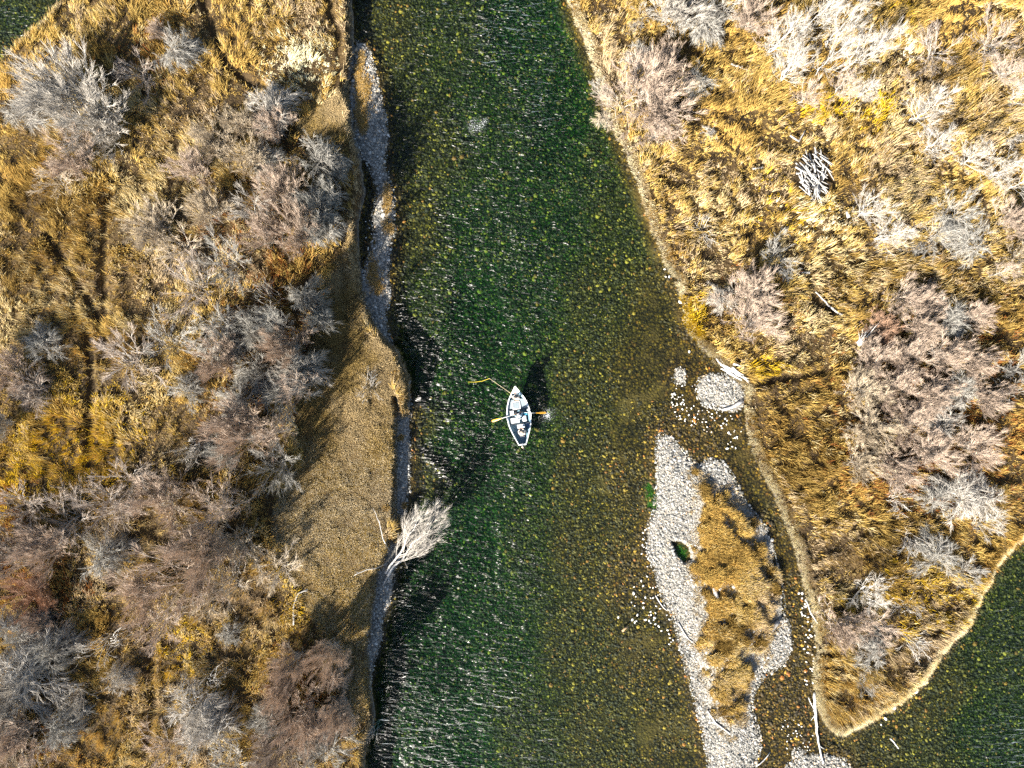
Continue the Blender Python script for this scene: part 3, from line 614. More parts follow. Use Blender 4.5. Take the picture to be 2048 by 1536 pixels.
L_ = [
 # left bank
 (150,190,85,3.8,'W','W','large pale domed willow, upper half of the lone clump at the far upper left'),
 (205,240,65,3.2,'W','W','pale willow crown on the right side of the lone upper left clump'),
 (65,235,48,2.6,'G','G','grey drooping shrub at the left foot of the lone upper left clump'),
 (165,320,52,2.6,'W','P','pinkish willow crown at the lower end of the lone upper left clump'),
 (130,365,40,1.8,'S','T','thin tan shrub in front of the lone upper left clump'),
 (360,108,44,2.4,'G','G','grey drooping shrub with curled tips, alone in the upper left grass near the trail'),
 (290,150,38,2.0,'S','B','small dark reddish shrub between the lone clump and the curled grey shrub'),
 (330,75,22,1.4,'W','P','small orange pink shrub just above the curled grey shrub'),
 (545,225,50,3.0,'G','W','pale fountain shaped shrub below the cream reed patch'),
 (490,250,34,2.2,'W','T','small tan shrub left of the pale fountain shaped shrub'),
 (560,265,38,2.2,'W','P','pinkish shrub tucked under the pale fountain shaped shrub'),
 (440,290,44,2.2,'W','T','tan feathery shrub above the middle of the left bank thicket'),
 (400,345,42,2.0,'W','P','low pinkish shrub at the upper left fringe of the left bank thicket'),
 (500,320,44,2.4,'W','T','tan upright shrub at the top of the left bank thicket'),
 (640,318,44,5.0,'G','G','grey shrub closest to the upper bank edge, casting shade on the dark pool'),
 (545,330,40,2.4,'G','G','grey arching shrub in the middle of the upper thicket'),
 (575,395,52,3.4,'W','P','big pinkish willow crown in the upper thicket'),
 (520,425,44,3.0,'S','W','pale forked shrub left of the big pinkish crown'),
 (630,420,44,5.6,'G','G','grey shrub at the right rim of the upper thicket above the twin pink crowns'),
 (600,460,48,5.0,'W','P','dense rosy willow crown near the right rim of the thicket'),
 (545,475,42,3.4,'W','P','rosy willow crown left of the dense one by the right rim'),
 (650,465,36,5.6,'G','G','grey shrub sticking out toward the river beside the dense rosy crown'),
 (325,455,54,2.0,'W','T','soft orange tan shrub on the sunny left side of the thicket'),
 (430,430,40,2.6,'W','T','tan grey shrub beside the dark hollow in the thicket'),
 (380,500,46,1.8,'S','T','sparse tan shrub below the soft orange tan one'),
 (460,530,50,4.0,'S','G','spiky tall grey shrub standing out of deep shade in mid thicket'),
 (400,575,55,2.8,'S','B','thin brown shrub fading into gold grass at the left of the thicket'),
 (535,600,42,4.6,'D','G','jagged grey shrub in the darkest part of the thicket'),
 (612,592,36,5.2,'G','G','pale grey sprig reaching right over the shaded meadow'),
 (640,640,30,5.2,'G','G','small arched grey sprig right of the dark thicket'),
 (440,655,58,3.4,'G','G','silvery grey shrub in the centre of the left bank thicket'),
 (510,660,45,5.4,'G','G','grey drooping shrub right of the silvery central one'),
 (450,720,44,3.6,'W','P','rounded rosy crown below the silvery central shrub'),
 (575,690,46,4.8,'W','P','pinkish fan of stems pointing at the river, central thicket'),
 (590,735,46,4.8,'G','W','pale sweeping shrub under the pinkish fan, leaning right'),
 (520,740,44,3.4,'G','G','grey shrub left of the pale sweeping one'),
 (570,785,52,4.8,'G','G','grey feathery shrub whose tips reach over the dark meadow shadows'),
 (490,800,50,3.2,'G','G','dull grey shrub in the lower centre of the thicket'),
 (270,720,60,2.2,'S','B','thin brown shrub spread flat over gold grass at left centre'),
 (345,690,48,2.6,'S','G','sparse grey shrub beside the silvery central shrub on its left'),
 (500,865,66,5.0,'W','P','broad dusty pink crown beside the long meadow shadows'),
 (455,900,40,3.2,'G','G','grey shrub hugging the left of the broad dusty pink crown'),
 (560,930,50,3.8,'S','G','sparse grey shrub below right of the broad dusty pink crown'),
 (380,890,42,4.2,'D','W','bare white forked shrub alone in a black shadow'),
 (385,780,36,2.6,'G','G','grey feather of twigs above the white forked shrub'),
 (260,960,58,3.0,'S','B','brownish shrub right of the bright gold clearing'),
 (330,1000,60,3.2,'W','P','dusty shrub in the lower left thicket below the white forked one'),
 (230,1010,54,2.8,'S','B','dark sparse shrub below the bright gold clearing'),
 (430,1030,52,5.0,'S','P','sparse pinkish shrub between two meadow shadow lines and the thicket'),
 (100,690,40,2.2,'G','G','small grey shrub leaning right beside the cattle trail'),
 (25,740,46,2.8,'W','P','pinkish shrub cut by the left photo edge, half way down'),
 (80,780,46,2.6,'G','B','shaded brown shrub just right of the pinkish one at the left edge'),
 (8,850,40,2.6,'W','G','grey round shrub at the very left edge above the gold clearing'),
 (60,1010,52,2.6,'S','B','low brown shrub at the lower edge of the gold clearing'),
 (150,1040,54,3.0,'S','B','loose brown shrub in the shade under the gold clearing'),
 (110,1090,54,3.0,'W','P','rosy grey crown at the left, above the rust red shrubs'),
 (25,1110,52,3.0,'W','B','brown crown at the left edge above the rust red shrubs'),
 (215,1110,48,2.6,'G','G','grey shrub in deep shade left of the great sparse pink shrub'),
 (80,1175,46,2.4,'W','R','rust red shrub, the reddest one near the lower left corner'),
 (95,1240,34,2.0,'W','P','small round pinkish shrub under the reddest one'),
 (290,1190,56,3.4,'W','P','left lobe of the great sparse pink shrub spilling over gold grass'),
 (370,1150,70,6.0,'S','P','centre of the great sparse pink shrub with bare limbs'),
 (450,1170,66,5.8,'S','T','right lobe of the great sparse pink shrub'),
 (410,1100,62,5.8,'W','P','upper lobe of the great sparse pink shrub'),
 (330,1240,50,3.0,'S','P','lower trailing edge of the great sparse pink shrub'),
 (480,1080,55,2.8,'S','T','thin tan shrub at the meadow edge under the shadow lines'),
 (570,1130,44,1.6,'S','T','thin fallen looking tan shrub lying on the lower meadow'),
 (470,1260,26,1.6,'G','G','tiny grey shrub beside a black hollow, lower left meadow'),
 (35,1270,55,3.4,'G','G','grey green shrub at the left edge below the rust red one'),
 (60,1345,75,3.8,'G','W','big pale shrub near the lower left corner'),
 (110,1300,45,3.4,'G','G','grey shrub just above right of the big pale corner shrub'),
 (10,1400,60,3.6,'W','W','pale shrub cut by the left edge near the bottom'),
 (205,1285,46,3.0,'D','W','skeletal white branched shrub in dark shade, lower left'),
 (242,1352,28,2.4,'G','W','short pale drooping shrub below the skeletal white one'),
 (150,1390,42,2.8,'D','G','skeletal grey shrub with star shaped limbs near the lower left'),
 (125,1450,48,2.8,'G','G','grey shrub below the star limbed skeletal one'),
 (45,1460,70,3.0,'W','P','pinkish shrub filling the lower left corner'),
 (30,1525,60,2.4,'W','T','tan shrub at the bottom left corner edge'),
 (400,1370,50,3.4,'D','W','arched white limbs on top of the bottom centre left clump'),
 (395,1415,60,3.4,'G','W','white feathery shrub left of the bottom clump'),
 (420,1465,58,3.2,'G','W','pale sweeping shrub under the white feathery one'),
 (350,1490,46,2.4,'S','P','sparse pinkish shrub at the bottom left of the white feathery one'),
 (590,1320,38,3.2,'W','P','small pink crown, upper left of the ring around a brown hollow'),
 (660,1305,40,4.0,'W','P','small pink crown, upper right of the ring around a brown hollow'),
 (575,1375,38,3.0,'W','P','small pink crown, lower left of the ring around a brown hollow'),
 (672,1345,30,2.8,'G','P','small pinkish grey shrub, right of the ring around a brown hollow'),
 (600,1430,56,3.4,'W','P','wide rosy crown below the ring of small pink ones'),
 (675,1415,40,4.2,'W','P','rosy crown nearest the bank edge at the bottom'),
 (545,1430,42,3.0,'G','G','grey shrub left of the wide rosy crown at the bottom'),
 (650,1490,60,3.2,'G','G','grey white shrub with curling tips at the bottom edge'),
 (560,1500,54,2.8,'W','B','brown shrub at the bottom edge left of the curling one'),
 (470,1520,50,2.6,'S','G','sparse grey shrub at the bottom edge between two clumps'),
 (745,1470,30,2.4,'D','W','small bare white shrub leaning over the water at the bottom left bank'),
 (738,775,32,1.6,'D','G','small dead grey shrub on the meadow where the bank bends'),
 (560,650,44,6.5,'T','G','tall thin grey tree standing out of the dark middle of the left thicket'),
 (600,770,44,6.5,'T','P','tall thin tree throwing the longest streak shadows over the dark meadow'),
 (560,860,40,6.0,'T','P','thin tree between the broad dusty pink crown and the shadowed meadow'),
 (480,1010,44,6.5,'T','P','tall thin tree whose trunk shadow crosses the lower meadow'),
 (665,390,30,5.5,'T','G','thin grey tree at the rim of the upper thicket above the bank'),
 # right bank
 (1345,30,52,2.8,'W','W','pale willow touching the top edge, nearest the river'),
 (1280,35,24,1.6,'S','G','little grey shrub left of the pale willow at the top edge'),
 (1400,50,46,2.6,'G','G','grey shrub right of the pale willow at the top edge'),
 (1440,25,40,2.4,'S','G','sparse shaded grey shrub at the top edge before the white trees'),
 (1275,115,30,2.0,'G','G','grey round shrub above the big pinkish bank willow'),
 (1335,130,40,2.4,'W','P','orange tinged shrub right of the grey round one near the bank'),
 (1290,180,68,3.2,'W','P','upper part of the big pinkish bank willow on the right bank'),
 (1320,225,60,3.0,'W','P','lower part of the big pinkish bank willow on the right bank'),
 (1250,205,42,2.4,'S','P','river side part of the big pinkish bank willow'),
 (1212,238,26,1.4,'G','T','tan shrub overhanging the water below the big pinkish bank willow'),
 (1200,175,20,1.2,'S','G','small grey sprig overhanging the water beside the big bank willow'),
 (1393,165,32,2.0,'G','G','dark grey drooping shrub right of the big pinkish bank willow'),
 (1310,270,36,1.6,'W','P','low pinkish shrub at the foot of the big bank willow'),
 (1425,268,26,1.2,'D','W','dead white shrub lying in amber grass below the bank willow'),
 (1408,458,32,1.6,'D','W','dead pale shrub alone in grass half way down the right bank'),
 (1500,600,56,2.8,'W','P','upper half of the isolated rosy willow near the right bank'),
 (1505,650,54,2.4,'W','P','lower half of the isolated rosy willow near the right bank'),
 (1445,600,30,2.2,'G','W','white stemmed shrub at the left of the isolated rosy willow'),
 (1545,520,38,2.2,'S','G','dark grey shrub above right of the isolated rosy willow'),
 (1560,70,56,7.0,'T','W','white tree at the left of the tall stand touching the top edge'),
 (1620,40,60,7.5,'T','W','tallest white tree in the middle of the top edge stand'),
 (1690,50,58,7.0,'T','W','white tree at the right of the stand touching the top edge'),
 (1590,130,56,6.5,'T','W','white tree below the left one of the top edge stand'),
 (1655,120,56,6.5,'T','W','white tree in the second row of the top edge stand'),
 (1720,110,52,6.0,'T','W','white tree leaning right, right end of the second row'),
 (1770,75,40,5.5,'T','W','slim white tree at the right end of the top edge stand'),
 (1610,195,50,4.0,'T','P','low pale tree at the bottom left of the top stand'),
 (1680,180,44,4.0,'T','P','low pale tree at the bottom right of the top stand'),
 (1725,180,38,3.6,'T','W','small leaning tree above the vivid yellow grass'),
 (1500,40,44,3.0,'W','P','pink shrub left of the tall white stand'),
 (1850,225,72,5.0,'T','W','broad fan shaped tree standing alone right of the vivid yellow grass'),
 (1870,290,50,4.0,'T','W','smaller fan tree directly below the broad fan shaped one'),
 (2015,140,48,4.0,'T','P','pinkish tree at the right photo edge near the top'),
 (2030,195,40,3.4,'T','W','pale tree at the right photo edge under the pinkish one'),
 (1945,320,50,4.0,'T','W','tall pale fan tree left in the group at the right edge'),
 (1995,350,48,4.0,'T','W','pale tree in the middle of the group at the right edge'),
 (2035,370,46,4.2,'T','W','pale tree cut by the right edge below the white curled shrub'),
 (2020,275,26,2.2,'D','W','white curled shrub in black shade near the right edge'),
 (1975,95,50,2.0,'S','B','thin brown shrub in the upper right corner grass'),
 (1870,110,46,2.0,'S','B','dark thin shrub between the top stand and the right edge'),
 (1735,420,50,4.6,'T','W','white fan tree with crossed legs beside the driftwood pile'),
 (1772,470,54,4.6,'T','W','white fan tree below right of the one with crossed legs'),
 (1900,430,48,2.2,'S','G','grey wispy shrub right of the twin white fan trees'),
 (1940,480,48,2.2,'G','G','grey wispy shrub lower right of the twin fan trees'),
 (1860,470,40,1.8,'S','G','faint grey shrub in amber grass right of the twin fan trees'),
 (2020,440,44,2.6,'W','P','pinkish shrub at the right edge under the tree group'),
 (2030,520,36,2.0,'S','T','thin tan shrub at the right edge beside the lone slanted tree'),
 (1990,550,32,3.4,'T','P','small slanted pinkish tree alone near the right edge'),
 (1800,600,38,2.2,'W','P','small rosy shrub at the top left of the great pink thicket'),
 (1845,605,32,2.0,'W','P','small rosy shrub at the top of the great pink thicket'),
 (1755,660,34,2.0,'W','R','rusty shrub beside the bleached snag, left of the great pink thicket'),
 (1830,650,42,2.4,'W','P','pale rosy shrub in the top row of the great pink thicket'),
 (1895,640,44,2.6,'G','G','grey shrub in the top row of the great pink thicket'),
 (1945,640,32,2.0,'W','P','orange pink shrub at the top right of the great pink thicket'),
 (1745,720,46,2.4,'W','P','rosy mound at the left edge of the great pink thicket, second row'),
 (1810,715,46,2.6,'W','P','rosy mound in the second row of the great pink thicket'),
 (1880,710,44,2.6,'W','P','rosy mound right in the second row of the great pink thicket'),
 (1940,715,38,2.4,'W','P','rosy mound at the right end of the second row of the great thicket'),
 (1720,785,48,2.4,'W','T','tan mound at the left edge of the great thicket, third row'),
 (1785,780,48,2.6,'W','P','rosy mound in the third row of the great pink thicket'),
 (1850,785,48,2.6,'W','P','rosy mound central in the great pink thicket'),
 (1915,780,42,2.6,'G','G','grey drooping shrub inside the right of the great pink thicket'),
 (1965,790,38,2.4,'W','P','pinkish shrub sticking out right of the great thicket'),
 (1745,850,50,2.6,'W','T','pale tan mound low in the left half of the great thicket'),
 (1815,850,48,2.6,'W','P','rosy mound low in the centre of the great thicket'),
 (1885,845,44,2.8,'G','W','whitish shrub low in the right of the great thicket'),
 (1720,920,46,2.2,'W','T','sandy mound at the lower left corner of the great thicket'),
 (1785,930,46,2.4,'W','P','rosy mound at the bottom of the great thicket'),
 (1860,910,46,2.6,'W','P','rosy mound above the pale silver shrub'),
 (1945,890,48,2.8,'W','P','pinkish mound at the lower right of the great thicket'),
 (1920,990,54,3.0,'G','W','pale silver drooping shrub below the great thicket'),
 (1965,1000,44,2.6,'G','W','pale silver shrub right beside the larger silver one'),
 (1870,1000,40,2.6,'G','G','grey shrub left of the large pale silver shrub'),
 (1790,1000,34,3.0,'D','W','white v shaped stems over a black hollow'),
 (1960,1045,34,2.0,'S','W','thin whitish shrub under the pale silver pair'),
 (1825,1075,44,2.4,'D','G','dark grey branching shrub in the blackest shade, right bank'),
 (1870,1110,46,2.4,'G','G','dull grey shrub right of the blackest shade'),
 (1925,1140,36,1.6,'S','G','sparse grey shrub with limbs pointing at the right channel'),
 (2010,790,36,2.0,'D','G','small grey skeletal shrub at the right edge beside the great thicket'),
 (2035,740,34,2.0,'S','G','thin grey shrub at the right edge beside the great thicket'),
 (1735,1185,52,4.0,'T','W','white fan tree at the head of the grassy point'),
 (1680,1250,46,2.4,'W','P','pinkish shrub on the river side of the grassy point'),
 (1745,1250,42,2.4,'S','P','sparse pinkish shrub in the middle of the grassy point'),
 (1740,1300,38,2.2,'G','G','grey drooping shrub under the white fan tree on the point'),
 (1722,1365,22,1.4,'S','G','little grey shrub nearest the tip of the grassy point'),
 (1820,1275,44,1.8,'D','W','white sprawling limbs on the right half of the grassy point'),
 (1810,1215,32,1.8,'D','W','small white crooked shrub above the sprawling limbs on the point'),
]
for e in L_: plant(*e)

# ------------------------------------------------------------------ driftwood and fallen trees
W_LOG = simple('weathered driftwood', (.32, .31, .29), .85, .35, 14, bump=.02); W_BLEACH = simple('sun bleached driftwood', (.46, .45, .43), .85, .3, 14, bump=.02); W_BROWN = simple('wet brown driftwood', (.30, .20, .11), .8, .3, 14)
def log(pts, r0, r1, z, label, stubs=2, m=None, group=None, name='driftwood_log', cat='log', arch=0.0):
    ps = [Vector((*W(px, py, z), z)) for px, py in pts]; base = ps[0].copy(); ln = (ps[-1]-ps[0]).length
    path = []
    for i in range(len(ps)-1):
        n = max(2, int((ps[i+1]-ps[i]).length/.35))
        for k in range(n): path.append(ps[i].lerp(ps[i+1], k/n))
    path.append(ps[-1]); out_ = []
    for i, p in enumerate(path):
        t = i/(len(path)-1); g = gz(p.x, p.y); rr = r0+(r1-r0)*t
        out_.append(Vector((p.x+random.gauss(0, .02), p.y+random.gauss(0, .02), max(g, -.05)+rr*.6+z+arch*math.sin(math.pi*t))))
    base = out_[0].copy(); loc = [p-base for p in out_]; n = len(loc)
    mb = MB(); mb.tube(loc, [(r0+(r1-r0)*i/(n-1))*random.uniform(.88, 1.12) for i in range(n)], 8)
    for k in range(stubs):
        p, tg = lerp_path(loc, random.uniform(.15, .9)); d = (tg+rv(.7)).normalized(); d.z = abs(d.z)*.6; l = random.uniform(.2, .6)*max(.4, ln*.25)
        mb.tube([p, p+d*l*.5, p+d*l*.5+(d+rv(.25)).normalized()*l*.5], [r1*.6+.012, r1*.45+.01, .008], 5)
    o = mb.build(name, m or W_LOG, None, True); o.location = base; tag(o, label, cat, group); return o
for i in range(85):
    aa = random.uniform(0, 6.283); rr = math.sqrt(random.random()); cx = 1622+32*rr*math.cos(aa); cy = 355+44*rr*math.sin(aa); a = random.gauss(R(62), .5); l = random.uniform(14, 34)
    log([(cx-l/2*math.cos(a), cy-l/2*math.sin(a)), (cx+l/2*math.cos(a), cy+l/2*math.sin(a))], random.uniform(.03, .075), random.uniform(.02, .04), random.uniform(.15, .8),
        'weathered grey log in the heaped driftwood pile among the amber grass', 1, W_BLEACH if i % 2 else W_LOG, 'logs of the heaped driftwood pile')
for i in range(20):
    t = random.random(); cx = 1440+t*50+random.gauss(0, 4); cy = 728+t*32+random.gauss(0, 5); a = random.gauss(R(30), .16); l = random.uniform(22, 46)
    log([(cx-l/2*math.cos(a), cy-l/2*math.sin(a)), (cx+l/2*math.cos(a), cy+l/2*math.sin(a))], random.uniform(.05, .12), .035, random.uniform(.15, .4),
        'bleached white log in the driftwood jam on the right bank above the round gravel patch', 1, W_BLEACH, 'logs of the bank driftwood jam')
log([(1484, 803), (1468, 812), (1443, 821)], .17, .09, .05, 'curved white log lying across the lower edge of the round gravel patch', 0, W_BLEACH)
log([(1424, 1171), (1437, 1216)], .20, .10, .05, 'splintered white log on the grassy left half of the island', 3, W_BLEACH)
log([(1524, 1272), (1556, 1242)], .26, .20, .05, 'thick grey log at the right shore of the island', 0, W_LOG)
log([(1356, 1246), (1372, 1272), (1396, 1293)], .06, .03, .04, 'thin pale stick lying along the left gravel of the island', 1, W_BLEACH, name='driftwood_stick', cat='stick')
log([(1311, 1191), (1322, 1208), (1333, 1222)], .06, .04, .04, 'short pale stick on the left water edge of the island gravel', 1, W_BLEACH, name='driftwood_stick', cat='stick')
log([(1414, 1420), (1430, 1444), (1458, 1464)], .08, .05, .05, 'curved white stick on the grass near the lower end of the island', 1, W_BLEACH, name='driftwood_stick', cat='stick')
log([(1628, 1385), (1630, 1420), (1634, 1465), (1640, 1500), (1646, 1526)], .14, .06, .08, 'long white fallen trunk lying down the side channel beside the point tip', 5, W_BLEACH, name='driftwood_log')
log([(1617, 1395), (1622, 1408), (1629, 1420)], .05, .03, .15, 'forked white limb leaning on the long fallen trunk', 1, W_BLEACH, name='driftwood_stick', cat='stick')
log([(1613, 1200), (1620, 1222), (1634, 1246)], .07, .04, .2, 'white stick slanting off the right bank into the side channel', 3, W_BLEACH, name='driftwood_stick', cat='stick')
log([(1512, 1532), (1528, 1522), (1541, 1505)], .06, .03, .04, 'thin white stick at the bottom edge below the island', 2, W_BLEACH, name='driftwood_stick', cat='stick')
log([(1678, 632), (1650, 612), (1626, 585)], .11, .05, .3, 'straight white log slanting through the amber grass trail', 1, W_BLEACH)
log([(1613, 548), (1590, 545)], .10, .05, .25, 'short grey log end in the grass above the straight white log', 4, W_LOG)
log([(1688, 440), (1684, 428)], .16, .14, .3, 'white stump at the feet of the white fan tree with crossed legs', 0, W_BLEACH, name='tree_stump', cat='stump')
log([(1498, 343), (1522, 340)], .09, .04, .3, 'small splayed grey snag in the grass left of the driftwood pile', 5, W_LOG)
log([(1573, 278), (1590, 290), (1602, 268)], .09, .05, .35, 'crooked grey limb in the grass above the driftwood pile', 3, W_LOG)
log([(1456, 136), (1480, 145), (1500, 150)], .09, .03, .4, 'thin white limb in the shaded grass right of the big bank willow', 2, W_BLEACH)
log([(1244, 1262), (1256, 1253)], .10, .08, .04, 'orange brown wood chunk in the shallows left of the island', 0, W_BROWN)
log([(1781, 1478), (1790, 1486), (1797, 1497)], .07, .05, .05, 'pale broken branch standing out of the weedy water below the point', 2, W_BLEACH)
log([(597, 1240), (597, 1200), (606, 1178), (625, 1170)], .07, .05, .35, 'crooked grey limb around a black hollow on the lower meadow', 4, W_LOG)
log([(780, 1100), (772, 1070), (765, 1040), (752, 1012)], .05, .02, .3, 'thin bare limb lying on the meadow beside the fallen bank tree', 4, W_BLEACH, name='fallen_branch', cat='branch')
log([(775, 1128), (740, 1132), (715, 1142)], .06, .03, .3, 'bare limb reaching from the fallen bank tree over the meadow', 4, W_LOG, name='fallen_branch', cat='branch')
log([(800, 1115), (778, 1150), (765, 1170)], .10, .06, .2, 'grey root log across the narrow gravel strip under the fallen tree', 3, W_LOG)
# bleached snag
random.seed(77); mb = MB()
for k in range(16):
    a = random.gauss(R(60), .30); l = random.uniform(1.2, 2.6); d = Vector((math.cos(a), math.sin(a), random.uniform(.05, .3))); q = Vector((random.gauss(0, .08), random.gauss(0, .08), .1)); pp = [q]
    for j in range(4): d = (d+rv(.12)).normalized(); q = q+d*l/4; pp.append(q.copy())
    mb.tube(pp, [.07, .055, .04, .03, .012], 5)
o = mb.build('snag', W_BLEACH, None, True); x, y = W(1707, 690, .5); o.location = (x, y, gz(x, y)+.55); tag(o, 'bleached white snag with splayed limbs at the left of the great pink thicket', 'snag')
# the tree that fell from the left bank into the river
random.seed(5)
tk, br_, tw_ = make_tree(901, h=8.0, ntr=2, limbs=26, sb=8, tw=12, spread=.35, trad=.11)
x, y = W(776, 1146, .5); e = empty('fallen_tree', (x, y, .55)); dvec = Vector((.56, .80, .12)).normalized(); e.rotation_mode = 'QUATERNION'; e.rotation_quaternion = dvec.to_track_quat('Z', 'Y')
for nme, me, mm in (('trunk', tk, B_WHITE), ('branches', br_, B_PALE), ('twigs', tw_, T_WHITE)): link(nme, me, mm, e)
tag(e, 'bleached bare tree fallen from the left bank over the dark river edge', 'tree')

# ------------------------------------------------------------------ drift boat
M_WHITE = simple('white gelcoat', (.80, .82, .82), .35, .04, 4); M_LINER = simple('blue grey liner', (.16, .27, .34), .6, .12, 6); M_FLOOR = simple('grey deck', (.20, .245, .27), .75, .15, 9)
M_DARK = simple('dark plastic', (.03, .035, .04), .5, .1); M_WOODB = simple('orange varnished wood', (.72, .38, .035), .35, .15, 12); M_SHAFT = simple('grey oar shaft', (.50, .50, .48), .4, .05); M_NAVY = simple('navy fabric', (.03, .07, .14), .8, .1)
M_METAL = simple('aluminium', (.6, .6, .6), .35, .05, 8, .8); M_ROPE = simple('rope', (.7, .55, .35), .9, .2); M_TEAL = simple('teal cushion', (.03, .22, .32), .7, .1)
bcx, bcy = W(1037.5, 831.5, .5); BROT = math.atan2(.127, .992)
boat = empty('drift_boat', (bcx, bcy, 0), (0, 0, BROT)); tag(boat, 'white open drift boat with grey blue deck floating down the green river', 'boat')
ST = [(2.60, .015, .02, 1.0, .22), (2.35, .17, .03, .96, .12), (2.0, .40, .14, .88, .04), (1.5, .69, .36, .76, -.02), (1.0, .88, .52, .67, -.08), (.4, 1.01, .60, .60, -.12), (-.2, 1.04, .62, .58, -.12), (-.8, .96, .58, .60, -.11),
      (-1.4, .78, .47, .65, -.07), (-2.0, .54, .34, .74, .0), (-2.5, .33, .25, .82, .08)]
def shell(off, zf):
    mb = MB(); V = []; F = []
    for y, w, b_, zg, zb in ST:
        w2 = max(w-off, .01); b2 = max(b_-off, .005); zb2 = zb if zf is None else max(zb+.03, zf)
        if zf is not None: b2 = b2+(w2-b2)*(zb2-zb)/(zg-zb)
        V += [(-w2, y, zg), (-b2, y, zb2), (0, y, zb2-(.02 if zf is None else 0)), (b2, y, zb2), (w2, y, zg)]
    for i in range(len(ST)-1):
        for k in range(4): F.append((i*5+k, i*5+k+1, (i+1)*5+k+1, (i+1)*5+k))
    n = len(ST)-1; F.append(tuple(n*5+k for k in range(5))); mb.add(V, F); return mb
shell(0, None).build('hull', M_WHITE, boat); shell(.035, .06).build('liner', M_LINER, boat)
def at_w(y):
    for a, b in zip(ST[:-1], ST[1:]):
        if b[0] <= y <= a[0]: t = (a[0]-y)/(a[0]-b[0]); return [a[k]+(b[k]-a[k])*t for k in range(5)]
mb = MB()
for s in (-1, 1):
    V = []; F = []
    for y, w, b_, zg, zb in ST: V += [(s*(w+.025), y, zg-.03), (s*(w+.025), y, zg+.02), (s*max(w-.055, .0), y, zg+.02), (s*max(w-.055, .0), y, zg-.03)]
    for i in range(len(ST)-1):
        for k in range(4): F.append((i*4+k, i*4+(k+1) % 4, (i+1)*4+(k+1) % 4, (i+1)*4+k))
    mb.add(V, F)
mb.box((0, -2.5, .84), (.70, .09, .06), bev=.01); mb.build('gunwale', M_WHITE, boat)
mb = MB(); mb.add([(0, 2.58, 1.03), (-.36, 2.0, .92), (.36, 2.0, .92), (0, 2.55, .97), (-.35, 2.0, .87), (.35, 2.0, .87)], [(0, 1, 2), (3, 5, 4), (1, 4, 5, 2), (0, 3, 4, 1), (0, 2, 5, 3)]); mb.build('bow_deck', M_WHITE, boat)
mb = MB(); mb.add([(-.62, 1.45, .5), (.62, 1.45, .5), (.80, .95, .46), (.84, .62, .42), (-.84, .62, .42), (-.80, .95, .46)], [(0, 5, 4, 3, 2, 1)]); mb.build('front_deck', M_FLOOR, boat)
mb = MB(); mb.box((-.10, .92, .50), (.55, .50, .04), bev=.01); mb.build('hatch', M_FLOOR, boat)
mb = MB()
for c, d in (((-.42, .92, .51), (.07, .62, .06)), ((.22, .92, .51), (.07, .62, .06)), ((-.10, .62, .51), (.71, .07, .06)), ((-.10, 1.25, .51), (.60, .07, .06))): mb.box(c, d, bev=.01)
mb.build('hatch_frame', M_WHITE, boat)
mb = MB(); w = at_w(.52)[1]-.06; mb.box((0, .53, .50), (2*w, .07, .05)); w = at_w(-.70)[1]-.06; mb.box((0, -.70, .50), (2*w, .07, .05)); mb.build('thwart', M_DARK, boat)
for c, d, mm, nme in (((-.55, .30, .30), (.36, .42, .44), M_WHITE, 'storage_box'), ((-.36, -.36, .31), (.74, .46, .42), M_WHITE, 'storage_box'), ((.46, -.30, .30), (.34, .50, .36), M_WHITE, 'storage_box'),
                      ((.60, .10, .28), (.36, .26, .34), M_TEAL, 'side_cushion'), ((.72, -.92, .32), (.34, .44, .36), M_NAVY, 'dry_bag')):
    mb = MB(); mb.box(c, d, bev=.03); mb.build(nme, mm, boat)
def lid_box(c, d):
    mb = MB(); mb.box(c, d, bev=.02); b0 = mb.build('cooler', M_WHITE, boat); mb = MB()
    for k in range(5): mb.box((c[0]-d[0]/2+.09+k*.12, c[1]+random.uniform(-.05, .05), c[2]+d[2]/2+.02), (.05, .09, .03), bev=.005)
    mb.build('lid_latch', M_METAL, b0)
random.seed(3); lid_box((.08, -.93, .30), (.66, .32, .36))
def seat(c, mm):
    mb = MB(); mb.box((c[0], c[1], c[2]), (.42, .36, .07), bev=.03); s = mb.build('seat', mm, boat)
    mb = MB(); mb.box((c[0], c[1]-.19, c[2]+.2), (.42, .05, .34), bev=.02); mb.build('seat_back', mm, s); mb = MB(); mb.tube([(c[0], c[1], .05), (c[0], c[1], c[2]-.03)], .04, 8); mb.build('pedestal', M_METAL, s)
seat((.02, -.08, .44), M_WHITE); seat((.10, -1.62, .44), M_METAL)
mb = MB(); mb.tube([(-.30, 1.62, .5), (-.28, 1.75, .88), (-.10, 1.86, .98), (.16, 1.86, .98), (.32, 1.75, .88), (.34, 1.62, .5)], .025, 6); mb.build('knee_brace', M_METAL, boat)
mb = MB(); mb.tube([(0, -2.4, .88), (0, -2.72, .93)], .04, 8); mb.box((0, -2.74, .90), (.1, .06, .08), bev=.01); ab = mb.build('anchor_arm', M_METAL, boat)
mb = MB(); mb.tube([(0, -2.74, .9), (0, -2.75, .55)], .012, 6); mb.ball((0, -2.75, .42), .11, 2, (1, 1, 1.4)); mb.build('anchor', M_ROPE, ab)
for s in (-1, 1):
    mb = MB(); mb.box((s*1.05, .02, .62), (.10, .34, .07), bev=.015); mb.tube([(s*1.09, .04, .62), (s*1.09, .04, .76)], .02, 6); mb.build('oarlock', M_WHITE if s > 0 else M_METAL, boat)
mb = MB(); mb.box((.83, .40, .66), (.12, .22, .05), bev=.02); mb.box((.80, .98, .64), (.10, .35, .05), bev=.02); mb.build('side_tray', M_WHITE, boat)
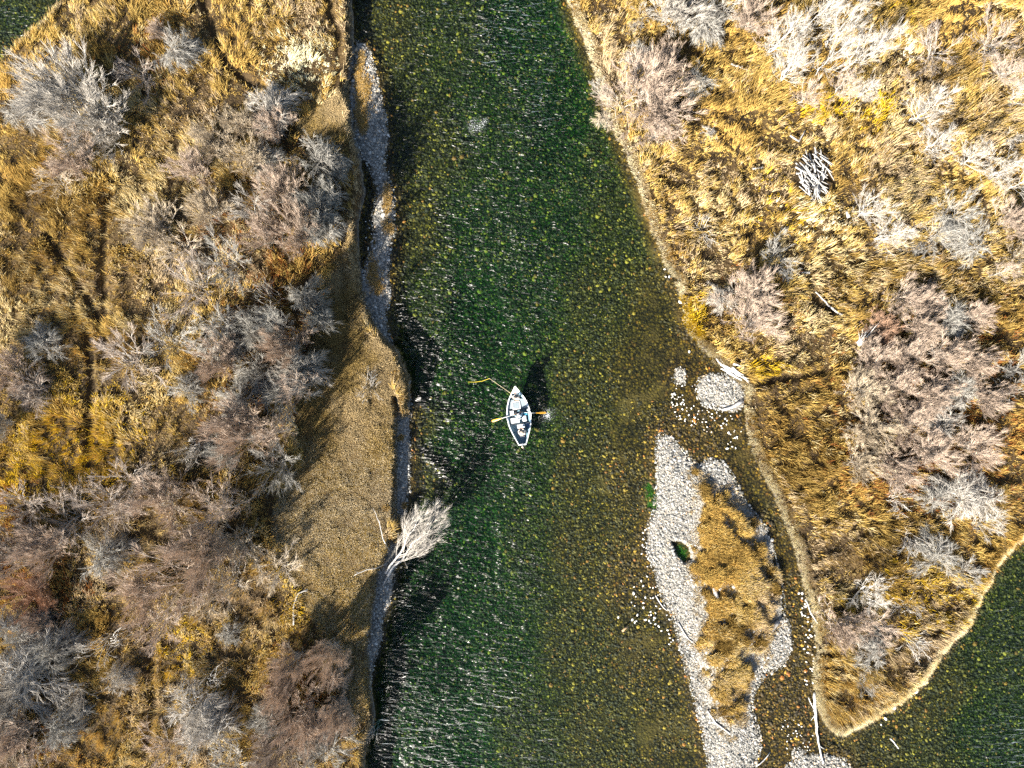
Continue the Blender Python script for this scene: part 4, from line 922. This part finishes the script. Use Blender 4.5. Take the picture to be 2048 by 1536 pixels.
# oars (lifted out of their locks they are things of their own)
def oar(s, hand, lock, tip, label):
    h, l, t = Vector(hand), Vector(lock), Vector(tip); d = (t-l).normalized(); ln = (t-h).length; e = empty('oar', Matrix.Rotation(BROT, 3, 'Z') @ h+Vector((bcx, bcy, 0)), (0, 0, BROT))
    bs = t-d*1.05-h; mb = MB(); mb.tube([(0, 0, 0), l-h, bs], [.018, .028, .024], 8); mb.build('shaft', M_SHAFT, e, True)
    mb = MB(); side = d.cross(Vector((0, 0, 1))).normalized(); V = []; F = []
    prof = [(0, .025, .024), (.25, .05, .02), (.5, .085, .014), (.95, .095, .010), (1.05, .06, .008)]
    for q, w, th in prof:
        c = bs+d*q; V += [c+side*w, c+Vector((0, 0, th)), c-side*w, c-Vector((0, 0, th))]
    for i in range(len(prof)-1):
        for k in range(4): F.append((i*4+k, i*4+(k+1) % 4, (i+1)*4+(k+1) % 4, (i+1)*4+k))
    F += [(0, 3, 2, 1), tuple(16+k for k in range(4))]; mb.add(V, F); mb.build('blade', M_WOODB, e)
    mb = MB(); mb.tube([(0, 0, 0), (l-h).normalized()*.16], .024, 8); mb.build('grip', M_WOODB, e)
    tag(e, label, 'oar', 'oars of the drift boat')
HL = Vector((-.22, .18, .80)); HR = Vector((.22, .30, .80))
oar(-1, HL, (-1.09, .04, .74), (-2.40, -.20, .06), 'left oar with orange blade reaching over the green water'); oar(1, HR, (1.09, .12, .74), (2.42, -.06, .03), 'right oar with orange blade making a white splash')

# ------------------------------------------------------------------ people
M_SKIN = simple('skin', (.55, .33, .23), .6, .05); M_CREAM = simple('cream shirt', (.78, .68, .56), .85, .06, 20); M_GREYC = simple('dark jacket', (.05, .055, .06), .85, .1, 20); M_BLUEC = simple('blue grey shirt', (.25, .38, .46), .85, .08, 20)
M_WADER = simple('brown waders', (.16, .13, .10), .85, .1, 20); M_HATW = simple('white cap', (.78, .76, .72), .8, .05); M_HATT = simple('tan hat', (.60, .46, .32), .85, .08); M_HATD = simple('dark cap', (.03, .032, .035), .8, .1); M_HAIR = simple('brown hair', (.06, .035, .02), .8, .2); M_EYE = simple('eye', (.02, .02, .02), .2, 0)
def skin_mesh(name, pts, edges, root, lev=2):
    me = bpy.data.meshes.new(name); me.from_pydata([p[0] for p in pts], edges, []); o = bpy.data.objects.new(name, me); C.objects.link(o)
    md = o.modifiers.new('s', 'SKIN'); md.use_smooth_shade = True
    for i, p in enumerate(pts): v = me.skin_vertices[0].data[i]; v.radius = (p[1], p[2] if len(p) > 2 else p[1]); v.use_root = (i == root)
    sb = o.modifiers.new('d', 'SUBSURF'); sb.levels = lev; sb.render_levels = lev
    dg = bpy.context.evaluated_depsgraph_get(); r = bpy.data.meshes.new_from_object(o.evaluated_get(dg)); bpy.data.objects.remove(o); return r
def person(J, label, shirt, legs, hatm, brim, face, sleeve=1.0):
    """J: joints in boat space; face: unit direction the head looks at"""
    base = Vector(J['foot_l']).lerp(Vector(J['foot_r']), .5); base.z = min(J['foot_l'][2], J['foot_r'][2])
    j = {k: Vector(v)-base for k, v in J.items()}; e = empty('person', Matrix.Rotation(BROT, 3, 'Z') @ base+Vector((bcx, bcy, 0)), (0, 0, BROT)); tag(e, label, 'person')
    f = Vector(face).normalized(); up = Vector((0, 0, 1)); side = f.cross(up).normalized(); hd = j['head']
    P_ = [(j['pelvis'], .15, .11), (j['chest'], .16, .11), (j['neck'], .055), (hd, .085, .09), (hd+up*.08+f*.005, .075)]; E_ = [(0, 1), (1, 2), (2, 3), (3, 4)]
    for s in 'lr':
        b = len(P_); P_ += [(j['sh_'+s], .07), (j['el_'+s], .045), (j['wr_'+s], .028)]; E_ += [(1, b), (b, b+1), (b+1, b+2)]
        b = len(P_); P_ += [(j['hip_'+s], .10), (j['kn_'+s], .062), (j['foot_'+s]+up*.09, .042), (j['foot_'+s]+f*.16+up*.04, .04)]; E_ += [(0, b), (b, b+1), (b+1, b+2), (b+2, b+3)]
    body = skin_mesh('body', P_, E_, 0); bm = bmesh.new(); bm.from_mesh(body)
    mb = MB()
    for s in 'lr':                          # palm and five fingers closing round what is held
        w = j['wr_'+s]; d = (w-j['el_'+s]).normalized(); dn = (d*.6-up*.8).normalized(); ac = d.cross(dn).normalized(); mb.ball(w+d*.045, .040, 2, (1, 1, .75))
        for k, l in enumerate((.070, .078, .072, .058)):
            p = w+d*.07+ac*(k-1.5)*.019; mb.tube([p, p+d*l*.5, p+d*l*.5+dn*l*.45, p+d*l*.2+dn*l*.75], [.0095, .009, .0085, .006], 5)
        p = w+d*.03-ac*.035; mb.tube([p, p-ac*.025+d*.02, p-ac*.02+d*.045+dn*.02], [.011, .010, .007], 5)
    mb.tube([hd+f*.085+up*.02, hd+f*.112-up*.012, hd+f*.092-up*.02], [.010, .014, .008], 5)                     # nose
    mb.ball(hd+f*.084-up*.052, .020, 1, (1, 1, .35))                                                             # mouth
    for q in (-1, 1): mb.ball(hd+side*q*.088, .025, 1, (.5, .8, 1.2))                                            # ears
    fm = mb.mesh('f'); bm.from_mesh(fm); bm.to_mesh(body); bm.free(); body.polygons.foreach_set('use_smooth', [True]*len(body.polygons)); bo = link('body', body, M_SKIN, e)
    mb = MB()
    for q in (-1, 1): mb.ball(hd+f*.083+side*q*.032+up*.012, .011, 1)
    mb.build('eyes', M_EYE, e)
    sp_ = [(j['pelvis']+up*.02, .165, .125), (j['chest'], .185, .135), (j['neck']-up*.03, .075)]; se = [(0, 1), (1, 2)]
    for s in 'lr':
        b = len(sp_); sp_ += [(j['sh_'+s], .088), (j['el_'+s], .062), (j['el_'+s].lerp(j['wr_'+s], sleeve*.9), .045)]; se += [(1, b), (b, b+1), (b+1, b+2)]
    link('shirt', skin_mesh('shirt', sp_, se, 0), shirt, e)
    tp = [(j['pelvis'], .17, .135)]; te = []
    for s in 'lr':
        b = len(tp); tp += [(j['hip_'+s], .115), (j['kn_'+s], .082), (j['foot_'+s]+up*.08, .062)]; te += [(0, b), (b, b+1), (b+1, b+2)]
    link('trousers', skin_mesh('trousers', tp, te, 0), legs, e)
    for s in 'lr': mb = MB(); mb.box(j['foot_'+s]+f*.07+up*.05, (.10, .27, .10), Matrix.Rotation(math.atan2(-f.x, f.y), 3, 'Z'), .025); mb.build('boot', M_DARK, e)
    mb = MB(); mb.ball(hd-f*.022+up*.03, .104, 2, (1, 1, .95)); mb.build('hair', M_HAIR, e, True)
    mb = MB(); N = 16; V = []; F = []; c0 = hd+up*.075
    for r_, z_ in ((brim, -.015), (.112, .0), (.110, .05), (.095, .085), (.05, .10), (.001, .102)):
        for k in range(N):
            a = 2*math.pi*k/N; v = f*math.cos(a)+side*math.sin(a); rr = r_
            if r_ == brim and brim < .15: rr = .114+(.085*max(0, math.cos(a))**.5 if math.cos(a) > .3 else 0)
            V.append(c0+v*rr+up*z_)
    for i in range(5):
        for k in range(N): F.append((i*N+k, i*N+(k+1) % N, (i+1)*N+(k+1) % N, (i+1)*N+k))
    mb.add(V, F); mb.build('hat', hatm, e, True); return e
# bow angler: standing in the knee brace, rod toward the left bank
person(dict(foot_l=(-.22, 1.50, .50), foot_r=(.14, 1.46, .50), kn_l=(-.18, 1.60, .92), kn_r=(.14, 1.58, .92), hip_l=(-.11, 1.52, 1.33), hip_r=(.12, 1.50, 1.33), pelvis=(0, 1.51, 1.38), chest=(-.02, 1.58, 1.76),
            neck=(-.03, 1.63, 1.98), head=(-.05, 1.69, 2.12), sh_l=(-.21, 1.62, 1.86), sh_r=(.19, 1.56, 1.86), el_l=(-.36, 1.72, 1.62), el_r=(.22, 1.80, 1.62), wr_l=(-.40, 1.95, 1.70), wr_r=(-.02, 1.98, 1.66)),
       'angler in dark cap and cream shirt standing at the bow with a rod', M_CREAM, M_WADER, M_HATD, .13, (-.5, .85, -.25))
person(dict(foot_l=(-.18, .46, .07), foot_r=(.20, .50, .07), kn_l=(-.20, .34, .56), kn_r=(.20, .38, .56), hip_l=(-.11, -.06, .55), hip_r=(.12, -.06, .55), pelvis=(0, -.10, .58), chest=(.0, -.03, .98),
            neck=(0, .0, 1.18), head=(0, .04, 1.33), sh_l=(-.20, -.01, 1.08), sh_r=(.20, .02, 1.08), el_l=(-.34, .10, .84), el_r=(.34, .20, .84), wr_l=(-.26, .16, .83), wr_r=(.24, .27, .83)),
       'rower in white cap and blue grey shirt seated amidships between the oars', M_BLUEC, M_GREYC, M_HATW, .13, (0, 1, -.1))
person(dict(foot_l=(-.06, -1.06, .07), foot_r=(.28, -1.06, .07), kn_l=(-.06, -1.20, .55), kn_r=(.28, -1.20, .55), hip_l=(0, -1.58, .55), hip_r=(.22, -1.58, .55), pelvis=(.11, -1.62, .58), chest=(.11, -1.56, .98),
            neck=(.11, -1.52, 1.18), head=(.10, -1.46, 1.32), sh_l=(-.10, -1.55, 1.08), sh_r=(.31, -1.55, 1.08), el_l=(-.20, -1.36, .86), el_r=(.36, -1.34, .86), wr_l=(-.08, -1.14, .88), wr_r=(.16, -1.12, .86)),
       'angler in tan hat and cream shirt seated at the stern of the boat', M_CREAM, M_GREYC, M_HATT, .18, (0, 1, -.15))
# fly rod and line
def to_boat(v): return Matrix.Rotation(BROT, 3, 'Z') @ Vector(v)+Vector((bcx, bcy, 0))
p0 = to_boat((-.36, 1.98, 1.70)); tipx = Vector((*W(979, 757, 2.6), 2.6)); e = empty('fishing_rod', p0)
loc = [Vector((0, 0, 0)), (tipx-p0)*.4+Vector((0, 0, .06)), (tipx-p0)*.75+Vector((0, 0, .05)), tipx-p0]
mb = MB(); mb.tube(loc, [.016, .014, .012, .009], 5); mb.build('rod_blank', M_ROPE, e); mb = MB(); mb.tube([(0, 0, 0), loc[1]*.2], .02, 6); mb.build('handle', M_ROPE, e); mb = MB(); mb.ball((0.02, -.02, -.06), .045, 2, (1, .5, 1)); mb.build('reel', M_DARK, e)
M_LINE = simple('yellow fly line', (.75, .60, .06), .5, .05)
l1 = Vector((*W(936, 764, .05), .05))-p0; l0 = tipx-p0; mb = MB(); mb.tube([l0, l0.lerp(l1, .35)-Vector((0, .12, .7)), l0.lerp(l1, .7)-Vector((0, .10, .75)), l1], .012, 5); mb.build('fly_line', M_LINE, e)
tag(e, 'long pale fishing rod with yellow line cast to the left of the bow', 'fishing rod')
# splash at the right oar tip
q = to_boat((2.50, -.22, 0)); mb = MB(); random.seed(9)
for k in range(120):
    r_ = random.gauss(0, .16); a = random.uniform(0, 6.28); mb.ball((r_*math.cos(a)+.05, r_*math.sin(a)*1.4-.1, abs(random.gauss(.02, .03))), random.uniform(.008, .024), 1)
o = mb.build('splash', simple('water foam', (.82, .85, .86), .3, .05)); o.location = (q.x, q.y, .0); tag(o, 'white splash of droplets at the tip of the right oar', 'splash', kind='stuff')
